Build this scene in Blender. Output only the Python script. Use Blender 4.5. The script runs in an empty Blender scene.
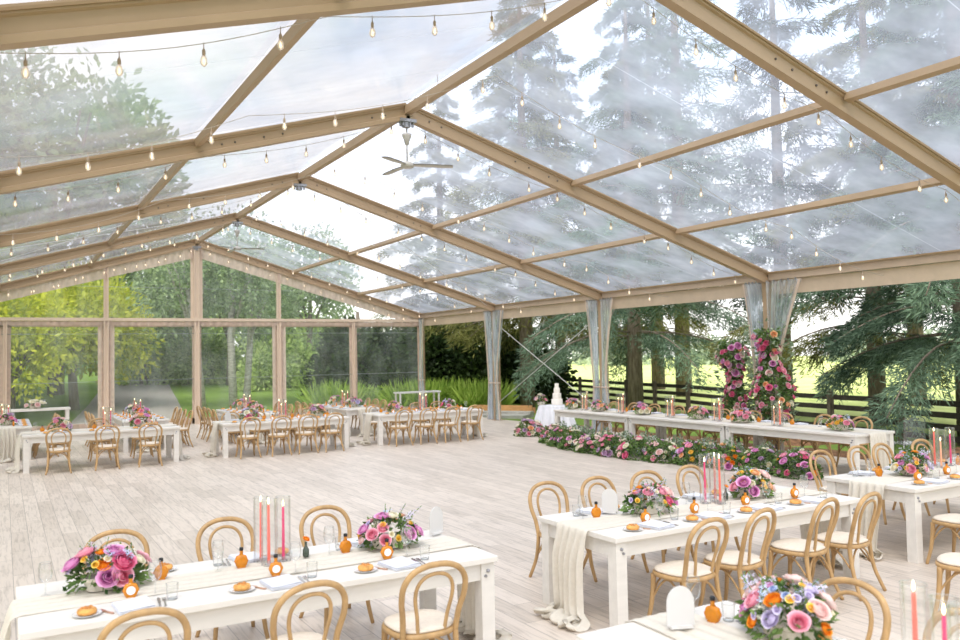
import bpy, math, random
import numpy as np
from mathutils import Vector, Matrix
C = bpy.context.scene.collection
PI = math.pi
R = random.Random(7)
NR = np.random.default_rng(11)

# ------------------------------------------------------------------ mesh builder
class MB:
    def __init__(s): s.v = []; s.f = []; s.mi = []
    def add(s, vs, fs, m=0):
        b = len(s.v); s.v.extend([tuple(map(float, p)) for p in vs])
        s.f.extend([tuple(b + i for i in f) for f in fs]); s.mi.extend([m] * len(fs)); return s
    def box(s, c, d, m=0, rz=0.0):
        x, y, z = [k / 2 for k in d]; cs, sn = math.cos(rz), math.sin(rz); vs = []
        for dz in (-z, z):
            for dx, dy in ((-x, -y), (x, -y), (x, y), (-x, y)):
                vs.append((c[0] + dx * cs - dy * sn, c[1] + dx * sn + dy * cs, c[2] + dz))
        return s.add(vs, [(3, 2, 1, 0), (4, 5, 6, 7), (0, 1, 5, 4), (1, 2, 6, 5), (2, 3, 7, 6), (3, 0, 4, 7)], m)
    def tube(s, path, r, n=8, m=0, closed=False, flat=1.0):
        P = [Vector(p) for p in path]; N = len(P)
        rs = r if isinstance(r, (list, tuple)) else [r] * N
        vs = []; up = None
        for i, p in enumerate(P):
            if closed: t = P[(i + 1) % N] - P[i - 1]
            else: t = P[min(i + 1, N - 1)] - P[max(i - 1, 0)]
            t.normalize()
            if up is None:
                a = Vector((0, 0, 1)) if abs(t.z) < .9 else Vector((1, 0, 0)); up = (a - t * a.dot(t)).normalized()
            else: up = (up - t * up.dot(t)).normalized()
            sd = t.cross(up)
            for k in range(n):
                a = 2 * PI * (k + .5) / n
                vs.append(p + up * (math.cos(a) * rs[i]) + sd * (math.sin(a) * rs[i] * flat))
        fs = []
        for i in range(N if closed else N - 1):
            j = (i + 1) % N
            for k in range(n): fs.append((i * n + k, i * n + (k + 1) % n, j * n + (k + 1) % n, j * n + k))
        if not closed: fs += [tuple(range(n))[::-1], tuple((N - 1) * n + k for k in range(n))]
        return s.add(vs, fs, m)
    def lathe(s, prof, c=(0, 0, 0), n=16, m=0, caps=True, ax='z', sy=1.0):
        vs = []
        for r, z in prof:
            for k in range(n):
                a = 2 * PI * k / n; x, y = r * math.cos(a), r * math.sin(a) * sy
                vs.append((c[0] + x, c[1] + y, c[2] + z) if ax == 'z' else (c[0] + x, c[1] - z, c[2] + y))
        fs = []
        for i in range(len(prof) - 1):
            for k in range(n): fs.append((i * n + k, i * n + (k + 1) % n, (i + 1) * n + (k + 1) % n, (i + 1) * n + k))
        if caps: fs += [tuple(range(n))[::-1], tuple((len(prof) - 1) * n + k for k in range(n))]
        return s.add(vs, fs, m)
    def prism(s, poly, axis_pts, m=0):
        """poly: list of (a,b) in the frame given by axis_pts=(p0,p1,ua,ub)"""
        p0, p1, ua, ub = [Vector(q) for q in axis_pts]; n = len(poly)
        vs = [p0 + ua * a + ub * b for a, b in poly] + [p1 + ua * a + ub * b for a, b in poly]
        fs = [(i, (i + 1) % n, n + (i + 1) % n, n + i) for i in range(n)] + [tuple(range(n))[::-1], tuple(range(n, 2 * n))]
        return s.add(vs, fs, m)
    def grid(s, nu, nv, fn, m=0, wrap=False):
        vs = [fn(i / (nu if wrap else nu - 1), j / (nv - 1)) for j in range(nv) for i in range(nu)]
        fs = []
        for j in range(nv - 1):
            for i in range(nu if wrap else nu - 1):
                i2 = (i + 1) % nu
                fs.append((j * nu + i, j * nu + i2, (j + 1) * nu + i2, (j + 1) * nu + i))
        return s.add(vs, fs, m)
    def mesh(s, name, mats, smooth=False):
        me = bpy.data.meshes.new(name); me.from_pydata(s.v, [], s.f)
        for q in (mats if isinstance(mats, (list, tuple)) else [mats]): me.materials.append(q)
        if any(s.mi): me.polygons.foreach_set('material_index', s.mi)
        if smooth: me.polygons.foreach_set('use_smooth', [True] * len(me.polygons))
        me.update(); return me

def qmesh(name, V, mat, smooth=False):
    """V: (n,4,3) quads"""
    n = len(V); me = bpy.data.meshes.new(name)
    me.vertices.add(n * 4); me.vertices.foreach_set('co', np.asarray(V, dtype=np.float32).ravel())
    me.loops.add(n * 4); me.loops.foreach_set('vertex_index', np.arange(n * 4, dtype=np.int32))
    me.polygons.add(n); me.polygons.foreach_set('loop_start', np.arange(0, n * 4, 4, dtype=np.int32))
    me.materials.append(mat); me.update(calc_edges=True)
    return me

def crom(pts, k=6):
    P = [Vector(p) for p in pts]; out = []
    for i in range(len(P) - 1):
        a, b, c, d = P[max(i - 1, 0)], P[i], P[i + 1], P[min(i + 2, len(P) - 1)]
        for j in range(k):
            t = j / k
            out.append(.5 * ((2 * b) + (c - a) * t + (2 * a - 5 * b + 4 * c - d) * t * t + (3 * b - a - 3 * c + d) * t ** 3))
    out.append(P[-1]); return out

def O(name, me, parent=None, loc=(0, 0, 0), rz=0.0, mat=None):
    o = bpy.data.objects.new(name, me); C.objects.link(o); o.location = loc
    if rz: o.rotation_euler = (0, 0, rz)
    if parent: o.parent = parent
    return o
def tag(o, label, cat, group=None, kind=None):
    if label: o['label'] = label
    if cat: o['category'] = cat
    if group: o['group'] = group
    if kind: o['kind'] = kind
    return o
def thing(name, label, cat, loc=(0, 0, 0), rz=0.0, group=None):
    return tag(O(name, None, None, loc, rz), label, cat, group)
def struct(name, me, label=None, cat=None):
    o = O(name, me); o['kind'] = 'structure'
    if label: o['label'] = label; o['category'] = cat
    return o
def dup(root, loc, rz=0.0, label=None, group=None):
    r = root.copy(); C.objects.link(r); r.location = loc; r.rotation_euler = (0, 0, rz)
    if label: r['label'] = label
    if group: r['group'] = group
    for ch in kids[root.name]:
        c = ch.copy(); C.objects.link(c); c.parent = r
        for g in kids.get(ch.name, ()):
            d = g.copy(); C.objects.link(d); d.parent = c
    return r
kids = {}
def register(root):
    kids[root.name] = list(root.children)
    for c in root.children: kids[c.name] = list(c.children)
    return root
class Proto:
    """first use moves the original, later uses copy it with its parts"""
    def __init__(s, root): s.root = register(root); s.used = False
    def put(s, loc, rz=0.0, label=None, group=None):
        if not s.used:
            s.used = True; r = s.root; r.location = loc; r.rotation_euler = (0, 0, rz)
            if label: r['label'] = label
            if group: r['group'] = group
            return r
        return dup(s.root, loc, rz, label, group)

# ------------------------------------------------------------------ materials
def newmat(name):
    m = bpy.data.materials.new(name); m.use_nodes = True; nt = m.node_tree; nt.nodes.clear()
    out = nt.nodes.new('ShaderNodeOutputMaterial'); return m, nt, out
def nd(nt, t, **k):
    n = nt.nodes.new(t)
    for a, b in k.items():
        if a.startswith('i_'):
            n.inputs[a[2:].replace('_', ' ')].default_value = b
        else: setattr(n, a, b)
    return n
def ramp(nt, stops):
    n = nt.nodes.new('ShaderNodeValToRGB'); e = n.color_ramp.elements
    while len(e) > 1: e.remove(e[-1])
    e[0].position, e[0].color = stops[0][0], (*stops[0][1], 1)
    for p, c in stops[1:]: x = e.new(p); x.color = (*c, 1)
    return n
def mat(name, col, rough=.5, var=.08, scale=8.0, stretch=(1, 1, 1), bump=0.0, metal=0.0, transl=0.0, emit=None, spec=.3, island=0.0, sheen=0.0):
    m, nt, out = newmat(name); L = nt.links.new
    tc = nd(nt, 'ShaderNodeTexCoord'); mp = nd(nt, 'ShaderNodeMapping'); mp.inputs['Scale'].default_value = stretch
    L(tc.outputs['Object'], mp.inputs['Vector'])
    nz = nd(nt, 'ShaderNodeTexNoise', i_Scale=scale, i_Detail=5.0, i_Roughness=.6); L(mp.outputs[0], nz.inputs['Vector'])
    a = tuple(max(0, c * (1 - var * 2)) for c in col); b = tuple(min(1, c * (1 + var)) for c in col)
    rp = ramp(nt, [(.3, a), (.7, b)]); L(nz.outputs['Fac'], rp.inputs['Fac'])
    colo = rp.outputs['Color']
    if island:
        g = nd(nt, 'ShaderNodeNewGeometry'); hs = nd(nt, 'ShaderNodeHueSaturation')
        mr = nd(nt, 'ShaderNodeMapRange'); mr.inputs['To Min'].default_value = 1 - island; mr.inputs['To Max'].default_value = 1 + island
        L(g.outputs['Random Per Island'], mr.inputs['Value']); L(mr.outputs[0], hs.inputs['Value']); L(colo, hs.inputs['Color']); colo = hs.outputs['Color']
    p = nd(nt, 'ShaderNodeBsdfPrincipled'); p.inputs['Roughness'].default_value = rough; p.inputs['Metallic'].default_value = metal
    p.inputs['Specular IOR Level'].default_value = spec
    if sheen: p.inputs['Sheen Weight'].default_value = sheen
    L(colo, p.inputs['Base Color'])
    if emit: p.inputs['Emission Color'].default_value = (*emit[0], 1); p.inputs['Emission Strength'].default_value = emit[1]
    if bump:
        bp = nd(nt, 'ShaderNodeBump', i_Strength=bump, i_Distance=.01); L(nz.outputs['Fac'], bp.inputs['Height']); L(bp.outputs[0], p.inputs['Normal'])
    if transl:
        t = nd(nt, 'ShaderNodeBsdfTranslucent'); L(colo, t.inputs['Color']); mx = nd(nt, 'ShaderNodeMixShader'); mx.inputs[0].default_value = transl
        L(p.outputs[0], mx.inputs[1]); L(t.outputs[0], mx.inputs[2]); L(mx.outputs[0], out.inputs[0])
    else: L(p.outputs[0], out.inputs[0])
    return m
def clearmat(name, tint=(1, 1, 1), haze=.1, hazecol=(.9, .92, .95), gloss=.08, rough=.05, streak=None, line=None, hazevar=.5, lw=.004):
    """thin clear sheet: transparent + milky haze + fresnel gloss; streak=(scale xyz) varies the haze; line=(axis, period) adds weld seams"""
    m, nt, out = newmat(name); L = nt.links.new
    tr = nd(nt, 'ShaderNodeBsdfTransparent'); tr.inputs[0].default_value = (*tint, 1)
    df = nd(nt, 'ShaderNodeBsdfDiffuse'); df.inputs[0].default_value = (*hazecol, 1)
    tl = nd(nt, 'ShaderNodeBsdfTranslucent'); tl.inputs[0].default_value = (*hazecol, 1)
    hz = nd(nt, 'ShaderNodeMixShader'); hz.inputs[0].default_value = .7; L(df.outputs[0], hz.inputs[1]); L(tl.outputs[0], hz.inputs[2])
    mx = nd(nt, 'ShaderNodeMixShader'); mx.inputs[0].default_value = haze; L(tr.outputs[0], mx.inputs[1]); L(hz.outputs[0], mx.inputs[2])
    tc = nd(nt, 'ShaderNodeTexCoord'); fac = None
    if streak:
        mp = nd(nt, 'ShaderNodeMapping'); mp.inputs['Scale'].default_value = streak; L(tc.outputs['Object'], mp.inputs['Vector'])
        nz = nd(nt, 'ShaderNodeTexNoise', i_Scale=1.0, i_Detail=4.0, i_Roughness=.55); L(mp.outputs[0], nz.inputs['Vector'])
        mr = nd(nt, 'ShaderNodeMapRange'); mr.inputs['From Min'].default_value = .35; mr.inputs['From Max'].default_value = .7
        mr.inputs['To Min'].default_value = haze * (1 - hazevar); mr.inputs['To Max'].default_value = min(.95, haze * (1 + hazevar))
        L(nz.outputs['Fac'], mr.inputs['Value']); fac = mr.outputs[0]
    if line:
        sx = nd(nt, 'ShaderNodeSeparateXYZ'); L(tc.outputs['Object'], sx.inputs[0])
        md = nd(nt, 'ShaderNodeMath', operation='PINGPONG'); md.inputs[1].default_value = line[1] / 2; L(sx.outputs[line[0]], md.inputs[0])
        lt = nd(nt, 'ShaderNodeMath', operation='LESS_THAN'); lt.inputs[1].default_value = lw; L(md.outputs[0], lt.inputs[0])
        ad = nd(nt, 'ShaderNodeMath', operation='MULTIPLY_ADD'); ad.use_clamp = True; L(lt.outputs[0], ad.inputs[0]); ad.inputs[1].default_value = .25
        if fac is not None: L(fac, ad.inputs[2])
        else: ad.inputs[2].default_value = haze
        fac = ad.outputs[0]
    if fac is not None: L(fac, mx.inputs[0])
    gl = nd(nt, 'ShaderNodeBsdfGlossy'); gl.inputs['Roughness'].default_value = rough
    lw_ = nd(nt, 'ShaderNodeLayerWeight'); lw_.inputs['Blend'].default_value = .25
    mu = nd(nt, 'ShaderNodeMath', operation='MULTIPLY_ADD'); mu.inputs[1].default_value = .5; mu.inputs[2].default_value = gloss * .4; mu.use_clamp = True
    L(lw_.outputs['Fresnel'], mu.inputs[0])
    m2 = nd(nt, 'ShaderNodeMixShader'); L(mu.outputs[0], m2.inputs[0]); L(mx.outputs[0], m2.inputs[1]); L(gl.outputs[0], m2.inputs[2])
    L(m2.outputs[0], out.inputs[0]); return m
def woodfloor():
    m, nt, out = newmat('plank_floor'); L = nt.links.new
    tc = nd(nt, 'ShaderNodeTexCoord'); mp = nd(nt, 'ShaderNodeMapping'); mp.inputs['Rotation'].default_value = (0, 0, PI / 2)
    L(tc.outputs['Object'], mp.inputs['Vector'])
    br = nd(nt, 'ShaderNodeTexBrick'); br.offset = .37; br.inputs['Scale'].default_value = 1.0
    br.inputs['Brick Width'].default_value = 1.25; br.inputs['Row Height'].default_value = .19; br.inputs['Mortar Size'].default_value = .003
    br.inputs['Color1'].default_value = (.64, .555, .475, 1); br.inputs['Color2'].default_value = (.52, .445, .375, 1); br.inputs['Mortar'].default_value = (.30, .26, .23, 1)
    br.inputs['Bias'].default_value = -.15
    L(mp.outputs[0], br.inputs['Vector'])
    m2 = nd(nt, 'ShaderNodeMapping'); m2.inputs['Scale'].default_value = (14, 1.1, 1); L(tc.outputs['Object'], m2.inputs['Vector'])
    nz = nd(nt, 'ShaderNodeTexNoise', i_Scale=2.2, i_Detail=8.0, i_Roughness=.65, i_Distortion=.6); L(m2.outputs[0], nz.inputs['Vector'])
    rp = ramp(nt, [(.3, (.60, .585, .57)), (.52, (1, 1, 1)), (.8, (1.0, .98, .96))]); L(nz.outputs['Fac'], rp.inputs['Fac'])
    mx = nd(nt, 'ShaderNodeMix', data_type='RGBA', blend_type='MULTIPLY'); mx.inputs[0].default_value = .85
    L(br.outputs['Color'], mx.inputs[6]); L(rp.outputs[0], mx.inputs[7])
    p = nd(nt, 'ShaderNodeBsdfPrincipled'); p.inputs['Roughness'].default_value = .42; p.inputs['Specular IOR Level'].default_value = .45
    L(mx.outputs[2], p.inputs['Base Color'])
    bp = nd(nt, 'ShaderNodeBump', i_Strength=.15, i_Distance=.004); L(nz.outputs['Fac'], bp.inputs['Height']); L(bp.outputs[0], p.inputs['Normal'])
    L(p.outputs[0], out.inputs[0]); return m
def leafmat(name, col, col2, tr=.35, big=.5):
    m, nt, out = newmat(name); L = nt.links.new
    tc = nd(nt, 'ShaderNodeTexCoord'); nz = nd(nt, 'ShaderNodeTexNoise', i_Scale=big, i_Detail=3.0); L(tc.outputs['Object'], nz.inputs['Vector'])
    g = nd(nt, 'ShaderNodeNewGeometry'); ad = nd(nt, 'ShaderNodeMath', operation='MULTIPLY_ADD'); ad.inputs[1].default_value = .45
    L(g.outputs['Random Per Island'], ad.inputs[0]); sb = nd(nt, 'ShaderNodeMath', operation='SUBTRACT'); sb.inputs[1].default_value = .22
    L(nz.outputs['Fac'], sb.inputs[0]); L(sb.outputs[0], ad.inputs[2])
    rp = ramp(nt, [(.2, col), (.8, col2)]); L(ad.outputs[0], rp.inputs['Fac'])
    d = nd(nt, 'ShaderNodeBsdfPrincipled'); d.inputs['Roughness'].default_value = .55; d.inputs['Specular IOR Level'].default_value = .25; L(rp.outputs[0], d.inputs['Base Color'])
    t = nd(nt, 'ShaderNodeBsdfTranslucent'); L(rp.outputs[0], t.inputs[0]); mx = nd(nt, 'ShaderNodeMixShader'); mx.inputs[0].default_value = tr
    L(d.outputs[0], mx.inputs[1]); L(t.outputs[0], mx.inputs[2]); L(mx.outputs[0], out.inputs[0]); return m
def petalmat(name, inner, outer):
    m, nt, out = newmat(name); L = nt.links.new
    at = nd(nt, 'ShaderNodeAttribute'); at.attribute_name = 'tip'
    g = nd(nt, 'ShaderNodeNewGeometry'); ad = nd(nt, 'ShaderNodeMath', operation='MULTIPLY_ADD'); ad.inputs[1].default_value = .25
    L(g.outputs['Random Per Island'], ad.inputs[0]); L(at.outputs['Fac'], ad.inputs[2])
    rp = ramp(nt, [(.15, tuple(c * .8 for c in inner)), (.5, inner), (1.1, outer)]); L(ad.outputs[0], rp.inputs['Fac'])
    d = nd(nt, 'ShaderNodeBsdfPrincipled'); d.inputs['Roughness'].default_value = .6; d.inputs['Specular IOR Level'].default_value = .15; L(rp.outputs[0], d.inputs['Base Color'])
    t = nd(nt, 'ShaderNodeBsdfTranslucent'); L(rp.outputs[0], t.inputs[0]); mx = nd(nt, 'ShaderNodeMixShader'); mx.inputs[0].default_value = .25
    L(d.outputs[0], mx.inputs[1]); L(t.outputs[0], mx.inputs[2]); L(mx.outputs[0], out.inputs[0]); return m

M = {}
M['beam'] = mat('tan_aluminium', (.385, .268, .165), .42, .02, 3, spec=.4)
M['beam_dark'] = mat('tan_groove', (.30, .20, .11), .5, .05, 3)
M['valance'] = mat('tan_vinyl', (.62, .48, .36), .5, .04, 4, transl=.3)
M['pleat'] = mat('pleated_tan_vinyl', (.78, .63, .53), .55, .08, 6, transl=.45)
M['gable'] = mat('pale_tan_aluminium', (.66, .52, .40), .45, .02, 3)  # same tan aluminium, lightened to put the backlighting into the colour
M['bolt'] = mat('dark_bolt', (.12, .10, .08), .4, .1, 30, metal=.6)
M['steel'] = mat('steel_fitting', (.35, .35, .37), .35, .1, 20, metal=.8)
M['roof'] = clearmat('clear_roof_vinyl', (.93, .95, 1.0), .43, (.56, .60, .71), .05, .15, streak=(.8, 1.1, .8), line=(1, 1.9113), hazevar=.40, lw=.007)
M['pane'] = clearmat('clear_window_vinyl', (.97, .985, .97), .12, (.85, .9, .88), .05, .08, streak=(2.0, 1, .6), line=(2, 1.56), hazevar=.7, lw=.010)  # streaks in the haze stand in for reflections on the panes
M['curtain'] = clearmat('gathered_clear_vinyl', (.92, .95, .98), .44, (.88, .92, .97), .30, .12, streak=(9, 9, .8), hazevar=.8)
M['glass'] = clearmat('clear_glass', (.98, .985, .98), .05, (.95, .95, .95), .12, .02)
M['glassrim'] = clearmat('glass_rim', (.9, .92, .92), .3, (.95, .96, .96), .3, .02)
M['ghost'] = clearmat('clear_acrylic', (.96, .97, .98), .10, (.9, .93, .96), .15, .05)
M['floor'] = woodfloor()
M['white_wood'] = mat('white_painted_wood', (.71, .67, .615), .42, .04, 2.5, (1, 6, 6), bump=.05, spec=.35)
M['chair_wood'] = mat('honey_bentwood', (.48, .30, .135), .42, .13, 5, (3, 3, 1), spec=.4)
M['pad'] = mat('cream_seat_fabric', (.69, .60, .495), .85, .04, 40, bump=.1, spec=.1)
M['gauze'] = mat('cream_gauze', (.80, .745, .65), .9, .03, 30, bump=.03, transl=.3, spec=.05)
M['linen'] = mat('white_linen', (.665, .67, .715), .85, .03, 30, bump=.08, spec=.1)
M['plate'] = mat('white_china', (.74, .74, .74), .2, .02, 6, spec=.5)
M['bread'] = mat('golden_bread', (.72, .36, .10), .6, .22, 30, bump=.5)
M['bread_top'] = mat('toasted_crumb', (.60, .24, .06), .6, .3, 60, bump=.6)
M['cutlery'] = mat('silver_cutlery', (.55, .54, .53), .22, .05, 10, metal=.9)
M['copper'] = mat('copper_cutlery', (.70, .42, .28), .3, .08, 10, metal=.7)
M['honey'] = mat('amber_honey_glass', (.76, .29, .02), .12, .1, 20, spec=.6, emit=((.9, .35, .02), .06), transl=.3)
M['paper'] = mat('white_paper_label', (.88, .87, .86), .7, .02, 20)
M['cap'] = mat('black_stopper', (.02, .02, .022), .35, .1, 20)
M['sign'] = mat('white_acrylic', (.72, .70, .68), .35, .01, 5, transl=.15)
M['trough'] = mat('pale_stone_trough', (.70, .64, .55), .7, .08, 12, bump=.15)
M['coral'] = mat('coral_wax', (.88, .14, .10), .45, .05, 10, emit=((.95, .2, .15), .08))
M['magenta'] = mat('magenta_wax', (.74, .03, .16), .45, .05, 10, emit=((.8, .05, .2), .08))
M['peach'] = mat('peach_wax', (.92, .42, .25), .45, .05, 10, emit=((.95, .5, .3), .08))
M['flame'] = mat('candle_flame', (1, .85, .5), .5, 0, 5, emit=((1, .78, .42), 6.0))
M['bulb'] = clearmat('warm_bulb_glass', (1, .95, .88), .35, (1, .93, .85), .3, .05)
M['filament'] = mat('lit_filament', (1, .8, .5), .5, 0, 5, emit=((1, .80, .58), 1.5))
M['cable'] = mat('string_cable', (.46, .40, .34), .6, .05, 5)
M['fan'] = mat('white_fan_enamel', (.50, .47, .44), .35, .03, 4)
M['cloth'] = mat('pale_tablecloth', (.84, .84, .88), .85, .04, 6, transl=.1)
M['cake'] = mat('ivory_icing', (.88, .83, .75), .55, .04, 20, bump=.2)
M['fence'] = mat('dark_fence_board', (.050, .042, .032), .8, .2, 4, (1, 1, 1), bump=.2)
M['post'] = mat('fence_post', (.14, .115, .085), .85, .25, 6, (4, 4, 1), bump=.4)
M['bark'] = mat('conifer_bark', (.24, .19, .15), .9, .3, 4, (3, 3, .6), bump=.9)
M['birch'] = mat('pale_birch_bark', (.55, .52, .48), .8, .25, 5, (1, 1, 3), bump=.4)
M['stem'] = mat('green_stem', (.16, .26, .08), .6, .1, 10)
M['mulch'] = mat('brown_mulch', (.20, .105, .055), .95, .35, 9, bump=1.0)
M['timber'] = mat('orange_timber', (.52, .27, .12), .7, .15, 5, (1, 6, 6))
M['concrete'] = mat('grey_step', (.36, .35, .32), .9, .1, 5, bump=.2)
M['conifer'] = leafmat('conifer_needles', (.012, .030, .014), (.065, .12, .055), .25)
M['bluefir'] = leafmat('blue_spruce_needles', (.045, .080, .055), (.24, .35, .23), .35)
M['yew'] = leafmat('dark_yew', (.008, .022, .006), (.06, .10, .025), .25)
M['olive'] = leafmat('olive_needles', (.055, .060, .018), (.30, .30, .09), .35)
M['yellowleaf'] = leafmat('yellow_green_leaf', (.26, .34, .02), (.78, .78, .09), .5)
M['midleaf'] = leafmat('mid_green_leaf', (.10, .22, .05), (.50, .66, .20), .45)
M['greyleaf'] = leafmat('soft_green_leaf', (.14, .22, .09), (.46, .58, .30), .4)
M['shrub'] = leafmat('lime_shrub_leaf', (.14, .26, .03), (.50, .64, .14), .45, 1.2)
M['floral_leaf'] = leafmat('arrangement_leaf', (.03, .085, .02), (.24, .36, .11), .35, 6)
M['sage_leaf'] = leafmat('sage_leaf', (.09, .16, .08), (.42, .50, .34), .3, 6)
PAL = dict(pink=((.84, .20, .33), (.92, .54, .63)), hot=((.72, .04, .20), (.88, .28, .43)), orchid=((.58, .13, .42), (.86, .46, .71)), blush=((.88, .52, .50), (.93, .78, .74)),
           peach=((.90, .36, .12), (.94, .66, .42)), orange=((.92, .22, .01), (.95, .42, .05)), yellow=((.88, .48, .03), (.95, .70, .16)), cream=((.84, .76, .50), (.93, .90, .78)),
           mauve=((.45, .22, .42), (.70, .52, .68)), blue=((.28, .36, .66), (.58, .68, .86)), lilac=((.50, .40, .66), (.78, .72, .88)))
for k, (a, b) in PAL.items(): M['f_' + k] = petalmat('petal_' + k, a, b); M['s_' + k] = mat('floret_' + k, b, .6, .1, 30, transl=.3)

# ------------------------------------------------------------------ measurements of the tent (metres)
L_ = 5.734; W = 8.609; HE = 3.733; HR = 6.269; HB = 3.594; SL = (HR - HE) / W
NB = 5
def roofz(x): return HR - SL * abs(x)

# ------------------------------------------------------------------ ground and floor
mb = MB()
def gz(x, y):
    d = max(0, abs(x) - 9.2); t = min(1, d / 6)
    base = -.14 - .11 * t * t * (3 - 2 * t) if x > 0 else -.14
    base += .055 * max(0, min(y, 45) - 7) * max(0, min(1, (16 - x) / 6))
    return base + .03 * math.sin(x * .7) * math.cos(y * .5) * min(1, d / 2 + max(0, y - 1) / 2)
xs = [-90, -60, -40, -30, -22, -16, -12] + [-9.5 + i * 1.0 for i in range(0, 34)] + [27, 32, 40, 55, 80, 130, 220]
ys = [-70, -50, -40] + [-34 + i * 1.0 for i in range(0, 70)] + [38, 44, 55, 75, 110, 170, 260]
vs = [(x, y, gz(x, y)) for y in ys for x in xs]; nx = len(xs)
mb.add(vs, [(j * nx + i, j * nx + i + 1, (j + 1) * nx + i + 1, (j + 1) * nx + i) for j in range(len(ys) - 1) for i in range(nx - 1)])
m, nt, out = newmat('lawn_and_meadow'); L = nt.links.new
tc = nd(nt, 'ShaderNodeTexCoord'); sx = nd(nt, 'ShaderNodeSeparateXYZ'); L(tc.outputs['Object'], sx.inputs[0])
nz = nd(nt, 'ShaderNodeTexNoise', i_Scale=.35, i_Detail=8.0, i_Roughness=.7); L(tc.outputs['Object'], nz.inputs['Vector'])
lawn = ramp(nt, [(.3, (.09, .16, .03)), (.7, (.22, .32, .07))]); L(nz.outputs['Fac'], lawn.inputs[0])
mead = ramp(nt, [(.3, (.50, .60, .16)), (.7, (.72, .76, .32))]); L(nz.outputs['Fac'], mead.inputs[0])
mr = nd(nt, 'ShaderNodeMapRange'); mr.inputs['From Min'].default_value = 16.0; mr.inputs['From Max'].default_value = 21.0; L(sx.outputs[0], mr.inputs[0])
mx = nd(nt, 'ShaderNodeMix', data_type='RGBA'); L(mr.outputs[0], mx.inputs[0]); L(lawn.outputs[0], mx.inputs[6]); L(mead.outputs[0], mx.inputs[7])
p = nd(nt, 'ShaderNodeBsdfPrincipled'); p.inputs['Roughness'].default_value = .9; p.inputs['Specular IOR Level'].default_value = .1; L(mx.outputs[2], p.inputs['Base Color'])
bp = nd(nt, 'ShaderNodeBump', i_Strength=.6, i_Distance=.1); n2 = nd(nt, 'ShaderNodeTexNoise', i_Scale=14.0, i_Detail=4.0); L(tc.outputs['Object'], n2.inputs['Vector']); L(n2.outputs[0], bp.inputs['Height']); L(bp.outputs[0], p.inputs['Normal'])
L(p.outputs[0], out.inputs[0]); M['ground'] = m
struct('ground', mb.mesh('ground', M['ground'], True))
M['gravel'] = mat('grey_gravel', (.33, .30, .28), .95, .12, 30, bump=.4)
PW = lambda u, v: (-1.9 + 4.4 * v + (u - .5) * (4.4 - 1.2 * v), 2.5 + 30 * v)
mb = MB(); mb.grid(10, 24, lambda u, v: (*PW(u, v), gz(*PW(u, v)) + .04))
struct('path', mb.mesh('path', M['gravel'], True))
mb = MB(); mb.box((0, -14.6, -.07), (2 * W + .5, 30.6, .14)); struct('floor', mb.mesh('floor', M['floor']))

# ------------------------------------------------------------------ roof skin
mb = MB()
y0, y1 = -NB * L_ - .1, .12
for sgn in (-1, 1):
    def fn(u, v, sgn=sgn):
        x = sgn * W * 1.012 * v; y = y0 + (y1 - y0) * u
        bay = abs(math.sin(PI * (y / L_))); return (x, y, roofz(x) + .17 - .035 * bay * math.sin(PI * v))
    mb.grid(61, 13, fn)
struct('ceiling', mb.mesh('ceiling', M['roof'], True))

# ------------------------------------------------------------------ frame: rafters, purlins, poles, eaves
def beam_poly(w, h, g=.030):
    # rounded I-like box profile with a groove on each side, seen from the end
    return [(-w, -h), (w, -h), (w, -h * .55), (w - g, -h * .45), (w - g, h * .40), (w, h * .50), (w, h), (-w, h), (-w, h * .50), (-w + g, h * .40), (-w + g, -h * .45), (-w, -h * .55)]
up_r = lambda s: Vector((s * SL, 0, 1)).normalized()
ord_ = ['gable end', 'first bay', 'second bay', 'ceiling fan', 'fourth', 'fifth']
RB = .068; RH = .135
for k in range(NB + 1):
    y = -k * L_
    nm = ['at the gable end', 'above the first curtain pole', 'above the second curtain pole', 'carrying the ceiling fan', 'passing in front of the fan rafter', 'at the open end'][k]
    for s in (-1, 1):
        mb = MB(); up = up_r(s)
        mb.prism(beam_poly(RB, RH), ((0, y, HR + .01), (s * (W + .03), y, HE + .005), (0, 1, 0), up))
        side = 'curtain-pole slope' if s > 0 else 'opposite slope'
        r = struct('rafter', mb.mesh('rafter', M['beam']), f'tan aluminium roof rafter {nm}, {side}', 'rafter')
        # keder cover strips along the top edge
        mb = MB()
        for e in (-1, 1): mb.prism([(-.012, -.012), (.012, -.012), (.012, .012), (-.012, .012)], (Vector((0, y + e * .075, HR + .01)) + up * .105, Vector((s * W, y + e * .075, HE)) + up * .105, (0, 1, 0), up))
        O('track', mb.mesh('track', M['beam_dark']), r)
        d = Vector((s * W, 0, HE - HR)).normalized()
        for dist in (.42, .66, 2.2, 2.5, 2.95, 3.15):
            pt = Vector((0, y, HR)) + d * dist
            for e in (-1,):
                mb = MB(); mb.lathe([(.016, -.006), (.014, .008)], n=8, ax='y'); b = O('bolt', mb.mesh('bolt', M['bolt']), r, (pt.x, y - RB + .024, pt.z))
    # ridge bracket
    mb = MB(); mb.box((0, y, HR - .15), (.30, .16, .05)); mb.box((0, y, HR - .21), (.10, .10, .10))
    for a in range(6): mb.box((.11 * math.cos(a), y + .06 * math.sin(a), HR - .20), (.03, .03, .09), 0, a)
    r = struct('ridge_bracket', mb.mesh('ridge_bracket', M['steel']), f'steel ridge bracket under the rafter pair {nm}', 'bracket')
PUR = [0.0, 3.37, 5.93, -3.37, -5.93]
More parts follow.
